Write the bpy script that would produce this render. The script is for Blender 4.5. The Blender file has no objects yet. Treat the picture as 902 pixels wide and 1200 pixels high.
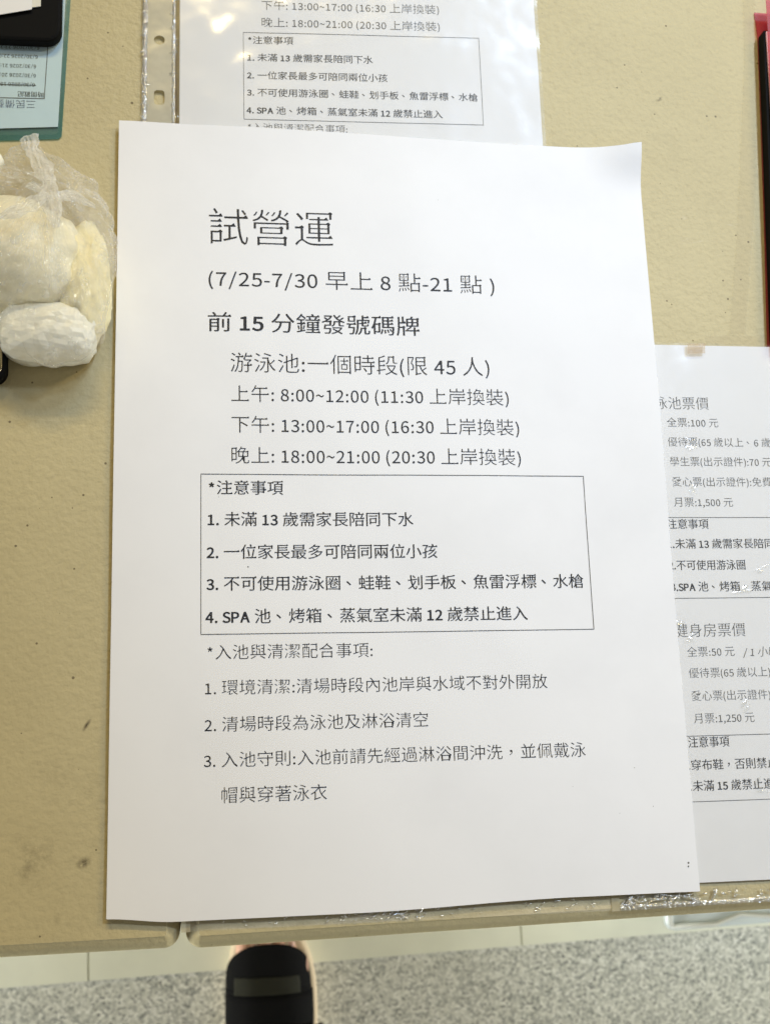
import bpy, bmesh, math, random
from mathutils import Vector, Matrix, noise
random.seed(7)
S = bpy.context.scene
COL = S.collection
MM = 0.001
R_ = math.radians
FZ = -0.78          # floor level; the table top is about z = 0

# ------------------------------------------------------------------ camera
cam_d = bpy.data.cameras.new('camera')
cam_d.sensor_fit = 'VERTICAL'
cam_d.sensor_height = 24.0
cam_d.lens = 29.0
cam_d.clip_start = 0.01
cam_d.clip_end = 100.0
cam_d.dof.use_dof = True
cam_d.dof.focus_distance = 0.452
cam_d.dof.aperture_fstop = 15.0
cam = bpy.data.objects.new('camera', cam_d)
COL.objects.link(cam)
RC = ((0.9889580530, -0.0321824526, 0.1446591134),
      (0.0004742705, -0.9754433074, -0.2202501514),
      (0.1481949541, 0.2178867684, -0.9646572509))
mw = Matrix.Identity(4)
for i in range(3):
    mw[i][0] = RC[0][i]
    mw[i][1] = -RC[1][i]
    mw[i][2] = -RC[2][i]
mw[0][3], mw[1][3], mw[2][3] = -0.07408684, -0.10848221, 0.44721908
cam.matrix_world = mw
S.camera = cam

# ------------------------------------------------------------------ world, lamps, exposure
W = bpy.data.worlds.new('World')
S.world = W
W.use_nodes = True
W.node_tree.nodes['Background'].inputs[0].default_value = (1.0, 0.96, 0.88, 1)
W.node_tree.nodes['Background'].inputs[1].default_value = 0.115
S.view_settings.view_transform = 'Standard'
S.view_settings.look = 'None'
S.view_settings.exposure = 0.13
S.view_settings.gamma = 1.0
S.render.engine = 'CYCLES'
S.cycles.use_denoising = True
S.cycles.max_bounces = 10
S.cycles.transparent_max_bounces = 24
S.cycles.caustics_reflective = False
S.cycles.caustics_refractive = False


def area(name, loc, target, sx, sy, power, colour):
    l = bpy.data.lights.new(name, 'AREA')
    l.shape = 'RECTANGLE'
    l.size, l.size_y = sx, sy
    l.energy = power
    l.color = colour
    o = bpy.data.objects.new(name, l)
    COL.objects.link(o)
    o.location = loc
    o.rotation_euler = (Vector(target) - Vector(loc)).to_track_quat('-Z', 'Y').to_euler()
    return o



# two added cool spots at upper right shaping the falloff, and warm tube lamps
def spot(name, loc, target, size, power, colour, radius):
    l = bpy.data.lights.new(name, 'SPOT')
    l.energy = power
    l.color = colour
    l.spot_size = R_(size)
    l.spot_blend = 1.0
    l.shadow_soft_size = radius
    o = bpy.data.objects.new(name, l)
    COL.objects.link(o)
    o.location = loc
    o.rotation_euler = (Vector(target) - Vector(loc)).to_track_quat('-Z', 'Y').to_euler()


spot('cool_gradient_spot', (0.80, 0.95, 2.1), (0.27, 0.05, 0.0), 23.6, 172.0, (0.59, 0.745, 1.0), 0.10)  # soft cone added so the sheets fade toward the lower left
spot('cool_gradient_spot', (0.95, 1.90, 2.1), (0.00, 0.38, 0.0), 17.0, 135.0, (0.58, 0.745, 1.0), 0.10)  # second spot added to brighten the top of the view
area('ceiling_lamp', (-0.12, 2.00, 2.0), (-0.10, 0.1, 0.0), 0.9, 0.10, 30.0, (1.0, 0.775, 0.35))
area('ceiling_lamp', (1.75, 1.15, 2.0), (0.2, 0.0, 0.0), 0.10, 0.9, 15.0, (1.0, 0.785, 0.39))
area('ceiling_lamp', (0.25, -1.1, 1.9), (0.1, -0.4, -0.6), 1.2, 0.25, 2.5, (1.0, 0.92, 0.76))
area('floor_fill', (-2.4, -0.55, -0.25), (0.0, -0.32, FZ), 0.8, 0.8, 82.0, (0.98, 1.0, 0.95))  # added fill from the left, kept low to brighten only the floor
area('floor_fill', (2.6, -0.60, -0.25), (0.2, -0.32, FZ), 0.8, 0.8, 82.0, (0.98, 1.0, 0.95))  # matching added floor fill from the right


# ------------------------------------------------------------------ helpers
def tag(o, label=None, cat=None, group=None, kind=None):
    if label: o['label'] = label
    if cat: o['category'] = cat
    if group: o['group'] = group
    if kind: o['kind'] = kind
    return o


def empty(name, loc=(0, 0, 0)):
    o = bpy.data.objects.new(name, None)
    COL.objects.link(o)
    o.location = loc
    return o


def mesh_obj(name, verts, faces, mat, parent=None, smooth=False):
    me = bpy.data.meshes.new(name)
    me.from_pydata([tuple(v) for v in verts], [], faces)
    me.update()
    if smooth:
        for p in me.polygons: p.use_smooth = True
    if mat: me.materials.append(mat)
    o = bpy.data.objects.new(name, me)
    COL.objects.link(o)
    if parent: o.parent = parent
    return o


def bm_obj(name, bm, mat, parent=None, smooth=False):
    bmesh.ops.recalc_face_normals(bm, faces=bm.faces)
    me = bpy.data.meshes.new(name)
    bm.to_mesh(me); bm.free()
    if smooth:
        for p in me.polygons: p.use_smooth = True
    if mat: me.materials.append(mat)
    o = bpy.data.objects.new(name, me)
    COL.objects.link(o)
    if parent: o.parent = parent
    return o


def solidify(o, t, offset=-1):
    m = o.modifiers.new('thickness', 'SOLIDIFY')
    m.thickness = t
    m.offset = offset
    return o


def subsurf(o, n=1):
    m = o.modifiers.new('smooth', 'SUBSURF')
    m.levels = m.render_levels = n
    return o


def smooth01(a, b, x):
    t = min(1.0, max(0.0, (x - a) / (b - a)))
    return t * t * (3 - 2 * t)


def fbm(p, n=4):
    s, a = 0.0, 1.0
    for i in range(n):
        s += a * noise.noise(p)
        p = p * 2.03
        a *= 0.5
    return s


def ridged(p, n=4):
    s, a = 0.0, 1.0
    for i in range(n):
        s += a * (1 - 2 * abs(noise.noise(p)))
        p = p * 2.1 + Vector((3.1, 1.7, 5.2))
        a *= 0.5
    return s


# ------------------------------------------------------------------ materials
class NT:
    """small wrapper that makes node building short"""
    def __init__(self, name):
        self.m = bpy.data.materials.new(name)
        self.m.use_nodes = True
        self.t = self.m.node_tree
        self.t.nodes.clear()
        self.out = self.n('ShaderNodeOutputMaterial')
        self._co = None

    def n(self, typ, **kw):
        nd = self.t.nodes.new(typ)
        for k, v in kw.items():
            setattr(nd, k, v)
        return nd

    def l(self, a, b):
        self.t.links.new(a, b)

    def co(self):
        if self._co is None:
            self._co = self.n('ShaderNodeTexCoord').outputs['Object']
        return self._co

    def val(self, sock, v):
        if hasattr(v, 'is_output'): self.l(v, sock)
        else: sock.default_value = v

    def noise(self, scale, detail=4, rough=0.55, co=None):
        nd = self.n('ShaderNodeTexNoise')
        self.l(co or self.co(), nd.inputs['Vector'])
        nd.inputs['Scale'].default_value = scale
        nd.inputs['Detail'].default_value = detail
        nd.inputs['Roughness'].default_value = rough
        return nd.outputs['Fac']

    def voro(self, scale, feature='F1', out='Distance', co=None):
        nd = self.n('ShaderNodeTexVoronoi')
        nd.feature = feature
        self.l(co or self.co(), nd.inputs['Vector'])
        nd.inputs['Scale'].default_value = scale
        return nd.outputs[out]

    def ramp(self, fac, stops, interp='LINEAR'):
        nd = self.n('ShaderNodeValToRGB')
        nd.color_ramp.interpolation = interp
        els = nd.color_ramp.elements
        while len(els) < len(stops): els.new(0.5)
        for e, (p, c) in zip(els, stops):
            e.position = p
            e.color = (c, c, c, 1) if not hasattr(c, '__len__') else (*c, 1)
        self.l(fac, nd.inputs[0])
        return nd.outputs[0]

    def mix(self, fac, a, b):
        nd = self.n('ShaderNodeMix', data_type='RGBA')
        self.val(nd.inputs[0], fac)
        for s, v in ((nd.inputs[6], a), (nd.inputs[7], b)):
            if hasattr(v, 'is_output'): self.l(v, s)
            else: s.default_value = (*v, 1)
        return nd.outputs[2]

    def math(self, op, a, b=0.0):
        nd = self.n('ShaderNodeMath', operation=op)
        self.val(nd.inputs[0], a); self.val(nd.inputs[1], b)
        return nd.outputs[0]

    def bump(self, h, strength=0.3, dist=0.001, normal=None):
        nd = self.n('ShaderNodeBump')
        nd.inputs['Strength'].default_value = strength
        nd.inputs['Distance'].default_value = dist
        self.l(h, nd.inputs['Height'])
        if normal: self.l(normal, nd.inputs['Normal'])
        return nd.outputs[0]

    def bsdf(self, colour, rough=0.5, spec=0.5, normal=None, **kw):
        p = self.n('ShaderNodeBsdfPrincipled')
        if hasattr(colour, 'is_output'): self.l(colour, p.inputs['Base Color'])
        else: p.inputs['Base Color'].default_value = (*colour, 1)
        self.val(p.inputs['Roughness'], rough)
        p.inputs['Specular IOR Level'].default_value = spec
        if normal: self.l(normal, p.inputs['Normal'])
        for k, v in kw.items():
            p.inputs[k.replace('_', ' ')].default_value = v
        return p.outputs[0]

    def done(self, sh):
        self.l(sh, self.out.inputs[0])
        return self.m


def simple(name, colour, rough=0.5, spec=0.5, var=0.0, vscale=60, bump=0.0, bscale=400, **kw):
    t = NT(name)
    c = colour
    if var:
        c = t.mix(t.ramp(t.noise(vscale), [(0.3, 0.0), (0.7, 1.0)]), tuple(x * (1 - var) for x in colour), tuple(min(1, x * (1 + var)) for x in colour))
    nrm = t.bump(t.noise(bscale), bump, 0.0005) if bump else None
    return t.done(t.bsdf(c, rough, spec, nrm, **kw))


def film(name, haze=0.08, tint=(0.99, 0.99, 0.98), white=(0.8, 0.8, 0.78), rough=0.12, bscale=45, bstr=0.4, bdist=0.002, crinkle=False, ior=1.45, gloss=(1, 1, 1), gl_k=0.8):
    """thin clear plastic: see-through, a little milky, with a fresnel gloss broken up by wrinkles"""
    t = NT(name)
    h = t.noise(bscale, 3, 0.5)
    if crinkle:
        v = t.voro(bscale * 1.8, 'DISTANCE_TO_EDGE')
        h = t.math('ADD', t.math('MULTIPLY', h, 0.9), t.math('MULTIPLY', t.math('MINIMUM', v, 0.3), 1.2))
    nrm = t.bump(h, bstr, bdist)
    tr = t.n('ShaderNodeBsdfTransparent'); tr.inputs[0].default_value = (*tint, 1)
    df = t.n('ShaderNodeBsdfDiffuse'); df.inputs[0].default_value = (*white, 1)
    tl = t.n('ShaderNodeBsdfTranslucent'); tl.inputs[0].default_value = (*white, 1)
    m0 = t.n('ShaderNodeMixShader'); m0.inputs[0].default_value = 0.35
    t.l(df.outputs[0], m0.inputs[1]); t.l(tl.outputs[0], m0.inputs[2])
    m1 = t.n('ShaderNodeMixShader')
    t.l(t.ramp(t.noise(bscale * 0.6, 5, 0.6), [(0.25, haze * 0.4), (0.75, min(1, haze * 1.6))]), m1.inputs[0])
    t.l(tr.outputs[0], m1.inputs[1]); t.l(m0.outputs[0], m1.inputs[2])
    gl = t.n('ShaderNodeBsdfGlossy'); gl.inputs[0].default_value = (*gloss, 1); gl.inputs['Roughness'].default_value = rough
    t.l(nrm, gl.inputs['Normal'])
    # same reflectance from both sides of the thin film
    dt = t.n('ShaderNodeVectorMath', operation='DOT_PRODUCT')
    t.l(nrm, dt.inputs[0]); t.l(t.n('ShaderNodeNewGeometry').outputs['Incoming'], dt.inputs[1])
    f0 = ((ior - 1) / (ior + 1)) ** 2
    fr5 = t.math('POWER', t.math('SUBTRACT', 1.0, t.math('MINIMUM', t.math('ABSOLUTE', dt.outputs['Value']), 1.0)), 5.0)
    fres = t.math('ADD', t.math('MULTIPLY', fr5, 1 - f0), f0)
    m2 = t.n('ShaderNodeMixShader')
    t.l(t.math('MULTIPLY', fres, gl_k), m2.inputs[0])
    t.l(m1.outputs[0], m2.inputs[1]); t.l(gl.outputs[0], m2.inputs[2])
    return t.done(m2.outputs[0])


def table_material():
    t = NT('beige moulded plastic')
    co = t._co = t.n('ShaderNodeNewGeometry').outputs['Position']
    base = t.mix(t.ramp(t.noise(9, 5, 0.6), [(0.3, 0.0), (0.7, 1.0)]), (0.50, 0.43, 0.245), (0.56, 0.485, 0.28))
    # fine grain dirt in the pebbled surface
    base = t.mix(t.math('MULTIPLY', t.ramp(t.noise(420, 3, 0.6), [(0.52, 0.0), (0.75, 1.0)]), 0.22), base, (0.36, 0.29, 0.17))
    # scattered dark specks
    for sc, cut, rr in ((70, 0.55, 0.06), (120, 0.6, 0.07), (260, 0.82, 0.13)):
        vd = t.n('ShaderNodeTexVoronoi'); t.l(co, vd.inputs['Vector']); vd.inputs['Scale'].default_value = sc
        sep = t.n('ShaderNodeSeparateColor'); t.l(vd.outputs['Color'], sep.inputs[0])
        pick = t.math('GREATER_THAN', sep.outputs[0], cut)
        size = t.math('MULTIPLY', sep.outputs[1], rr)
        dot = t.math('LESS_THAN', vd.outputs['Distance'], size)
        base = t.mix(t.math('MULTIPLY', t.math('MULTIPLY', pick, dot), 0.75), base, (0.09, 0.065, 0.035))
    # grubby patches and smears (world positions on the table in mm)
    for cx, cy, r, k, an, sq in ((-131, -128.5, 10, 0.5, 0.2, 1), (-130, -129, 20, 0.22, 0, 1.4), (-113, -130, 3.2, 0.9, 0.5, 1.5), (-113, -83.5, 3.0, 1.0, 1.0, 3.5), (-121, -146, 9, 0.35, 1.35, 6),
                             (-121, -100, 14, 0.22, 0, 1), (-98, -62, 9, 0.2, 0, 1), (-109, -112, 16, 0.25, 1.5, 2), (115, 150, 16, 0.16, 0, 1), (90, 195, 25, 0.14, 0, 1), (140, 120, 14, 0.12, 0, 1), (118, 172, 2.2, 0.9, 0.6, 2.2), (72, 146, 9, 0.3, 0, 1), (-112, 30, 16, 0.15, 0, 1)):
        mpg = t.n('ShaderNodeMapping', vector_type='TEXTURE')
        t.l(co, mpg.inputs[0]); mpg.inputs['Location'].default_value = (cx * MM, cy * MM, 0)
        mpg.inputs['Rotation'].default_value = (0, 0, an); mpg.inputs['Scale'].default_value = (r * MM, r * MM / sq, 1)
        mp = t.n('ShaderNodeVectorMath', operation='LENGTH')
        t.l(mpg.outputs[0], mp.inputs[0])
        near = t.ramp(mp.outputs['Value'], [(0.0, 1.0), (1.0, 0.0)])
        n = t.ramp(t.noise(150 if r > 5 else 420, 6, 0.75), [(0.45, 0.0), (0.68, 1.0)] if r > 5 else [(0.36, 0.0), (0.52, 1.0)])
        base = t.mix(t.math('MULTIPLY', t.math('MULTIPLY', near, n), k), base, (0.15, 0.12, 0.07) if r > 5 else (0.05, 0.035, 0.02))
    # hair-line scratches
    mpn = t.n('ShaderNodeMapping'); t.l(co, mpn.inputs[0]); mpn.inputs['Rotation'].default_value = (0, 0, 0.5); mpn.inputs['Scale'].default_value = (1, 14, 1)
    scr = t.ramp(t.noise(16, 2, 0.4, mpn.outputs[0]), [(0.495, 0.0), (0.5, 1.0), (0.505, 0.0)])
    msk = t.ramp(t.noise(14, 2), [(0.58, 0.0), (0.66, 1.0)])
    base = t.mix(t.math('MULTIPLY', t.math('MULTIPLY', scr, msk), 0.35), base, (0.72, 0.64, 0.48))
    peb = t.math('ADD', t.noise(520, 3, 0.55), t.math('MULTIPLY', t.voro(300, 'SMOOTH_F1'), 0.5))
    nrm = t.bump(peb, 0.55, 0.0007)
    return t.done(t.bsdf(base, 0.55, 0.22, nrm))


def floor_material():
    t = NT('speckled terrazzo')
    vd = t.n('ShaderNodeTexVoronoi'); t.l(t.co(), vd.inputs['Vector']); vd.inputs['Scale'].default_value = 430
    sep = t.n('ShaderNodeSeparateColor'); t.l(vd.outputs['Color'], sep.inputs[0])
    c = t.ramp(sep.outputs[0], [(0.0, (0.20, 0.21, 0.20)), (0.18, (0.40, 0.41, 0.385)), (0.42, (0.58, 0.59, 0.53)), (0.75, (0.74, 0.74, 0.67)), (1.0, (0.90, 0.90, 0.84))])
    c = t.mix(t.ramp(t.noise(110, 4, 0.7), [(0.35, 0.0), (0.7, 0.4)]), c, (0.38, 0.39, 0.36))
    c = t.mix(t.ramp(t.noise(8, 4, 0.6), [(0.4, 0.0), (0.75, 0.3)]), c, (0.62, 0.62, 0.56))
    return t.done(t.bsdf(c, 0.35, 0.5))


def paper_material(name, col=(0.83, 0.83, 0.835), smear=0.05):
    t = NT(name)
    c = t.mix(t.ramp(t.noise(18, 5, 0.65), [(0.45, 0.0), (0.8, 1.0)]), col, tuple(x * (1 - smear) for x in col))
    c = t.mix(t.math('MULTIPLY', t.ramp(t.noise(60, 6, 0.8), [(0.66, 0.0), (0.8, 1.0)]), 0.10), c, (0.45, 0.44, 0.42))
    nrm = t.bump(t.noise(900, 3, 0.6), 0.06, 0.0003)
    nrm = t.bump(t.noise(22, 3, 0.5), 0.10, 0.004, nrm)
    return t.done(t.bsdf(c, 0.62, 0.25, nrm))


def bag_film():
    """thin bag film: clear, but milky along the gathers that run out from the neck, with sharp glints on the creases"""
    t = NT('crinkled bag film')
    off = t.n('ShaderNodeVectorMath', operation='SUBTRACT')
    t.l(t.co(), off.inputs[0]); off.inputs[1].default_value = (-0.127, 0.101, 0.0)
    sx = t.n('ShaderNodeSeparateXYZ'); t.l(off.outputs[0], sx.inputs[0])
    ang = t.math('ARCTAN2', sx.outputs[1], sx.outputs[0])
    ln = t.n('ShaderNodeVectorMath', operation='LENGTH'); t.l(off.outputs[0], ln.inputs[0])
    cm = t.n('ShaderNodeCombineXYZ')
    t.l(t.math('MULTIPLY', ang, 3.2), cm.inputs[0]); t.l(t.math('MULTIPLY', ln.outputs['Value'], 26.0), cm.inputs[1])
    warp = t.n('ShaderNodeVectorMath', operation='ADD')
    wn = t.n('ShaderNodeTexNoise'); t.l(t.co(), wn.inputs['Vector']); wn.inputs['Scale'].default_value = 60
    sc = t.n('ShaderNodeVectorMath', operation='SCALE'); t.l(wn.outputs['Color'], sc.inputs[0]); sc.inputs['Scale'].default_value = 1.1
    t.l(cm.outputs[0], warp.inputs[0]); t.l(sc.outputs[0], warp.inputs[1])
    g1 = t.noise(2.2, 6, 0.65, warp.outputs[0])
    ridge = t.math('SUBTRACT', 1.0, t.math('MULTIPLY', t.math('ABSOLUTE', t.math('SUBTRACT', g1, 0.5)), 5.0))
    ridge = t.math('MAXIMUM', ridge, 0.0)
    n2 = t.noise(48, 5, 0.62)
    crease = t.math('MAXIMUM', t.math('SUBTRACT', 1.0, t.math('MULTIPLY', t.math('ABSOLUTE', t.math('SUBTRACT', n2, 0.5)), 9.0)), 0.0)
    hsum = t.math('ADD', t.math('MULTIPLY', ridge, 0.8), t.math('ADD', t.math('MULTIPLY', crease, 0.55), t.math('MULTIPLY', t.noise(240, 3), 0.15)))
    nrm = t.bump(hsum, 0.9, 0.0024)
    haze = t.math('ADD', 0.03, t.math('ADD', t.math('MULTIPLY', t.math('POWER', ridge, 2.0), 0.17), t.math('MULTIPLY', t.math('POWER', crease, 2.0), 0.16)))
    tr = t.n('ShaderNodeBsdfTransparent'); tr.inputs[0].default_value = (0.998, 0.994, 0.98, 1)
    df = t.n('ShaderNodeBsdfDiffuse'); df.inputs[0].default_value = (0.97, 0.96, 0.92, 1)
    tl = t.n('ShaderNodeBsdfTranslucent'); tl.inputs[0].default_value = (0.97, 0.96, 0.92, 1)
    m0 = t.n('ShaderNodeMixShader'); m0.inputs[0].default_value = 0.4
    t.l(df.outputs[0], m0.inputs[1]); t.l(tl.outputs[0], m0.inputs[2])
    m1 = t.n('ShaderNodeMixShader'); t.l(haze, m1.inputs[0]); t.l(tr.outputs[0], m1.inputs[1]); t.l(m0.outputs[0], m1.inputs[2])
    gl = t.n('ShaderNodeBsdfGlossy'); gl.inputs['Roughness'].default_value = 0.10; t.l(nrm, gl.inputs['Normal'])
    dt = t.n('ShaderNodeVectorMath', operation='DOT_PRODUCT')
    t.l(nrm, dt.inputs[0]); t.l(t.n('ShaderNodeNewGeometry').outputs['Incoming'], dt.inputs[1])
    fr5 = t.math('POWER', t.math('SUBTRACT', 1.0, t.math('MINIMUM', t.math('ABSOLUTE', dt.outputs['Value']), 1.0)), 5.0)
    m2 = t.n('ShaderNodeMixShader'); t.l(t.math('ADD', 0.07, t.math('MULTIPLY', fr5, 0.08)), m2.inputs[0])
    t.l(m1.outputs[0], m2.inputs[1]); t.l(gl.outputs[0], m2.inputs[2])
    return t.done(m2.outputs[0])


M = {}
M['table'] = table_material()
M['floor'] = floor_material()
M['tile'] = simple('pale glazed tile', (0.80, 0.81, 0.68), 0.35, 0.5, 0.06, 14)
M['grout'] = simple('tile grout', (0.55, 0.55, 0.46), 0.8, 0.2)
M['paper'] = paper_material('white printer paper')
M['paper_small'] = paper_material('white printer paper in sleeve', (0.80, 0.80, 0.81), 0.04)
M['ink'] = simple('toner black', (0.010, 0.010, 0.012), 0.55, 0.3)
M['ink_grey'] = simple('toner grey', (0.10, 0.10, 0.10), 0.6, 0.2)
M['pen'] = simple('pen ink', (0.10, 0.12, 0.20), 0.6, 0.2)
M['film'] = film('clear sleeve film', 0.07, bscale=24, bstr=0.25, bdist=0.004, rough=0.14, gl_k=1.2)
M['film_flat'] = film('flat sleeve film', 0.06, bscale=24, bstr=0.15, bdist=0.004, rough=0.08, gl_k=0.8)
M['weld'] = film('welded sleeve seam', 0.26, rough=0.24, gl_k=8.0, bscale=500, bstr=0.7, bdist=0.001, white=(0.95, 0.91, 0.74), ior=1.6)
M['pucker'] = film('raised film blister', 0.02, rough=0.14, gl_k=1.8, bscale=300, bstr=0.2)
M['milky'] = film('milky punched strip', 0.62, white=(0.78, 0.75, 0.62), rough=0.22, bscale=40, bstr=0.25, bdist=0.003)
M['hem'] = film('milky sleeve hem', 0.95, white=(0.66, 0.60, 0.42), rough=0.3, bscale=60, bstr=0.2)
M['tape'] = film('clear tape', 0.01, tint=(0.955, 0.945, 0.92), rough=0.35, gl_k=0.1, bscale=60, bstr=0.15, bdist=0.001)
M['oldtape'] = film('aged brown tape', 0.25, tint=(0.86, 0.76, 0.60), white=(0.55, 0.43, 0.29), rough=0.3, bscale=200, bstr=0.1, gl_k=0.3)
M['bag'] = bag_film()
M['bagfold'] = film('gathered bag film', 0.55, white=(0.92, 0.91, 0.88), rough=0.25, bscale=160, bstr=0.6, bdist=0.001, crinkle=True, gl_k=0.5)
M['bun'] = simple('cream dough', (0.93, 0.87, 0.64), 0.5, 0.3, 0.05, 40, 0.2, 150, Subsurface_Weight=0.0)
M['bun_yellow'] = simple('yellow dough', (0.88, 0.79, 0.48), 0.5, 0.3, 0.06, 40, 0.2, 150)
M['wrapper'] = simple('waxed white paper', (0.95, 0.93, 0.80), 0.4, 0.4, 0.02, 40, 0.25, 120)
M['black'] = simple('black plastic', (0.006, 0.006, 0.006), 0.65, 0.06)
M['screen'] = simple('dark phone glass', (0.01, 0.011, 0.014), 0.08, 0.5)
M['metal'] = simple('brass coloured metal rim', (0.45, 0.37, 0.22), 0.25, 0.5, Metallic=0.9)
M['bluepaper'] = simple('pale blue paper', (0.55, 0.68, 0.73), 0.6, 0.2, 0.03, 30)
M['teal'] = film('teal folder film', 0.35, tint=(0.50, 0.70, 0.68), white=(0.22, 0.45, 0.44), rough=0.2, bscale=30, bstr=0.2)
M['teal_top'] = film('teal folder cover film', 0.05, tint=(0.97, 0.99, 0.99), white=(0.5, 0.7, 0.7), rough=0.2, bscale=30, bstr=0.2)
M['red'] = film('red folder film', 0.35, tint=(0.92, 0.46, 0.47), white=(0.70, 0.24, 0.26), rough=0.2, bscale=30, bstr=0.2)
M['pink'] = simple('pink paper', (0.80, 0.45, 0.47), 0.55, 0.3, 0.04, 30)
M['cream'] = simple('cream card', (0.72, 0.70, 0.62), 0.6, 0.3, 0.03, 30)
M['skin'] = simple('skin', (0.56, 0.32, 0.22), 0.5, 0.35, 0.06, 60, 0.15, 700)
M['nail'] = simple('toe nail', (0.66, 0.42, 0.34), 0.3, 0.5)
M['sole'] = simple('tan foam sole', (0.52, 0.42, 0.29), 0.75, 0.2, 0.05, 90, 0.2, 600)
M['strap'] = simple('black fabric strap', (0.006, 0.006, 0.006), 0.9, 0.05, bump=0.25, bscale=1500)
M['band'] = simple('olive webbing', (0.014, 0.014, 0.008), 0.8, 0.15, bump=0.3, bscale=1200)
M['trouser'] = simple('dark cloth', (0.02, 0.02, 0.025), 0.9, 0.1)
M['bin'] = simple('pale blue grey plastic', (0.62, 0.69, 0.71), 0.15, 0.5, 0.05, 25)
M['binrim'] = simple('translucent white plastic rim', (0.66, 0.68, 0.64), 0.2, 0.5)
M['leg'] = simple('grey powder coated steel', (0.30, 0.30, 0.29), 0.4, 0.5)

# ------------------------------------------------------------------ setting
mesh_obj('floor', [(-3, -3, FZ), (3, -3, FZ), (3, 3, FZ), (-3, 3, FZ)], [(0, 1, 2, 3)], M['floor'])['kind'] = 'structure'
strip_y = lambda x: -0.2666 + 0.02696 * x           # front edge of the pale tile border
st = empty('tile_border', (0, 0, FZ))
st['kind'] = 'structure'
tiles_bm = bmesh.new()
x0 = -0.1828 - 0.405 * 6
for k in range(14):
    a, b = x0 + 0.4065 * k + 0.0008, x0 + 0.4065 * (k + 1) - 0.0008
    vs = [(a, strip_y(a)), (b, strip_y(b)), (b - 0.008, strip_y(b) + 0.30), (a - 0.008, strip_y(a) + 0.30)]
    lo = [tiles_bm.verts.new((x, y, 0.0015)) for x, y in vs]
    hi = [tiles_bm.verts.new((x, y, 0.006)) for x, y in vs]
    tiles_bm.faces.new(hi)
    for i in range(4):
        tiles_bm.faces.new((lo[i], lo[(i + 1) % 4], hi[(i + 1) % 4], hi[i]))
bm_obj('tiles', tiles_bm, M['tile'], st)
mesh_obj('grout', [(-2.9, strip_y(-2.9) + 0.001, 0.0052), (2.9, strip_y(2.9) + 0.001, 0.0052), (2.9, strip_y(2.9) + 0.30, 0.0052), (-2.9, strip_y(-2.9) + 0.30, 0.0052)], [(0, 1, 2, 3)], M['grout'], st)

# ------------------------------------------------------------------ folding tables
TOP = -0.0022


def slab(L, D, corner, thick, prof_r):
    """rounded-corner slab with a rolled top edge; origin at the front corner, x to the right, top at z = 0"""
    bm = bmesh.new()
    rings = []
    prof = [(prof_r * (1 - math.sin(a)), prof_r * (math.cos(a) - 1)) for a in [i * math.pi / 16 for i in range(9)]]
    # small moulded step just behind the rolled rim
    prof = [(prof_r + 0.0006, 0.0)] + prof + [(0.0, -thick + 0.006), (0.004, -thick)]
    for inset, z in prof:
        ring = []
        r = max(corner - inset, 0.001)
        for (cx, cy, a0) in ((corner, corner, 180), (L - corner, corner, 270), (L - corner, D - corner, 0), (corner, D - corner, 90)):
            for k in range(9):
                a = R_(a0 + k * 90 / 8)
                ring.append(bm.verts.new((cx + r * math.cos(a), cy + r * math.sin(a), z)))
        rings.append(ring)
    n = len(rings[0])
    for a, b in zip(rings, rings[1:]):
        for i in range(n):
            bm.faces.new((a[i], a[(i + 1) % n], b[(i + 1) % n], b[i]))
    bm.faces.new(rings[0])
    bm.faces.new(list(reversed(rings[-1])))
    return bm


def tube(bm, pts, r, seg=10):
    prev = None
    for i, p in enumerate(pts):
        p = Vector(p)
        d = (Vector(pts[min(i + 1, len(pts) - 1)]) - Vector(pts[max(i - 1, 0)])).normalized()
        q = d.to_track_quat('Z', 'Y')
        ring = [bm.verts.new(p + q @ Vector((r * math.cos(2 * math.pi * k / seg), r * math.sin(2 * math.pi * k / seg), 0))) for k in range(seg)]
        if prev:
            for k in range(seg):
                bm.faces.new((prev[k], prev[(k + 1) % seg], ring[(k + 1) % seg], ring[k]))
        else:
            bm.faces.new(list(reversed(ring)))
        prev = ring
    bm.faces.new(prev)


def folding_table(x_front, y_front, rot, L, D, flip, label):
    root = empty('folding_table', (x_front, y_front, TOP))
    root.rotation_euler = (0, 0, rot)
    tag(root, label, 'table', 'folding tables pushed together')
    bm = slab(L, D, 0.0055, 0.042, 0.0065)
    if flip:
        for v in bm.verts: v.co.x = v.co.x - L
    top = bm_obj('table_top', bm, M['table'], root, True)
    sgn = -1 if flip else 1
    for fx in (0.22, L - 0.22):
        leg = bmesh.new()
        h = FZ - TOP + 0.014
        tube(leg, [(sgn * fx, 0.24, -0.042), (sgn * fx, 0.24, h), ], 0.014)
        tube(leg, [(sgn * fx, D - 0.16, -0.042), (sgn * fx, D - 0.16, h)], 0.014)
        tube(leg, [(sgn * fx, 0.24, h + 0.2), (sgn * fx, D - 0.16, h + 0.2)], 0.011)
        bm_obj('leg', leg, M['leg'], root, True)
    return root


folding_table(-0.0806, -0.1597, R_(0.35), 1.8, 0.75, True, 'beige plastic folding table on the left, carrying the bag and blue sheet')
folding_table(-0.0785, -0.1603, R_(0.95), 1.8, 0.75, False, 'beige plastic folding table on the right, under the large notice and price list')

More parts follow.
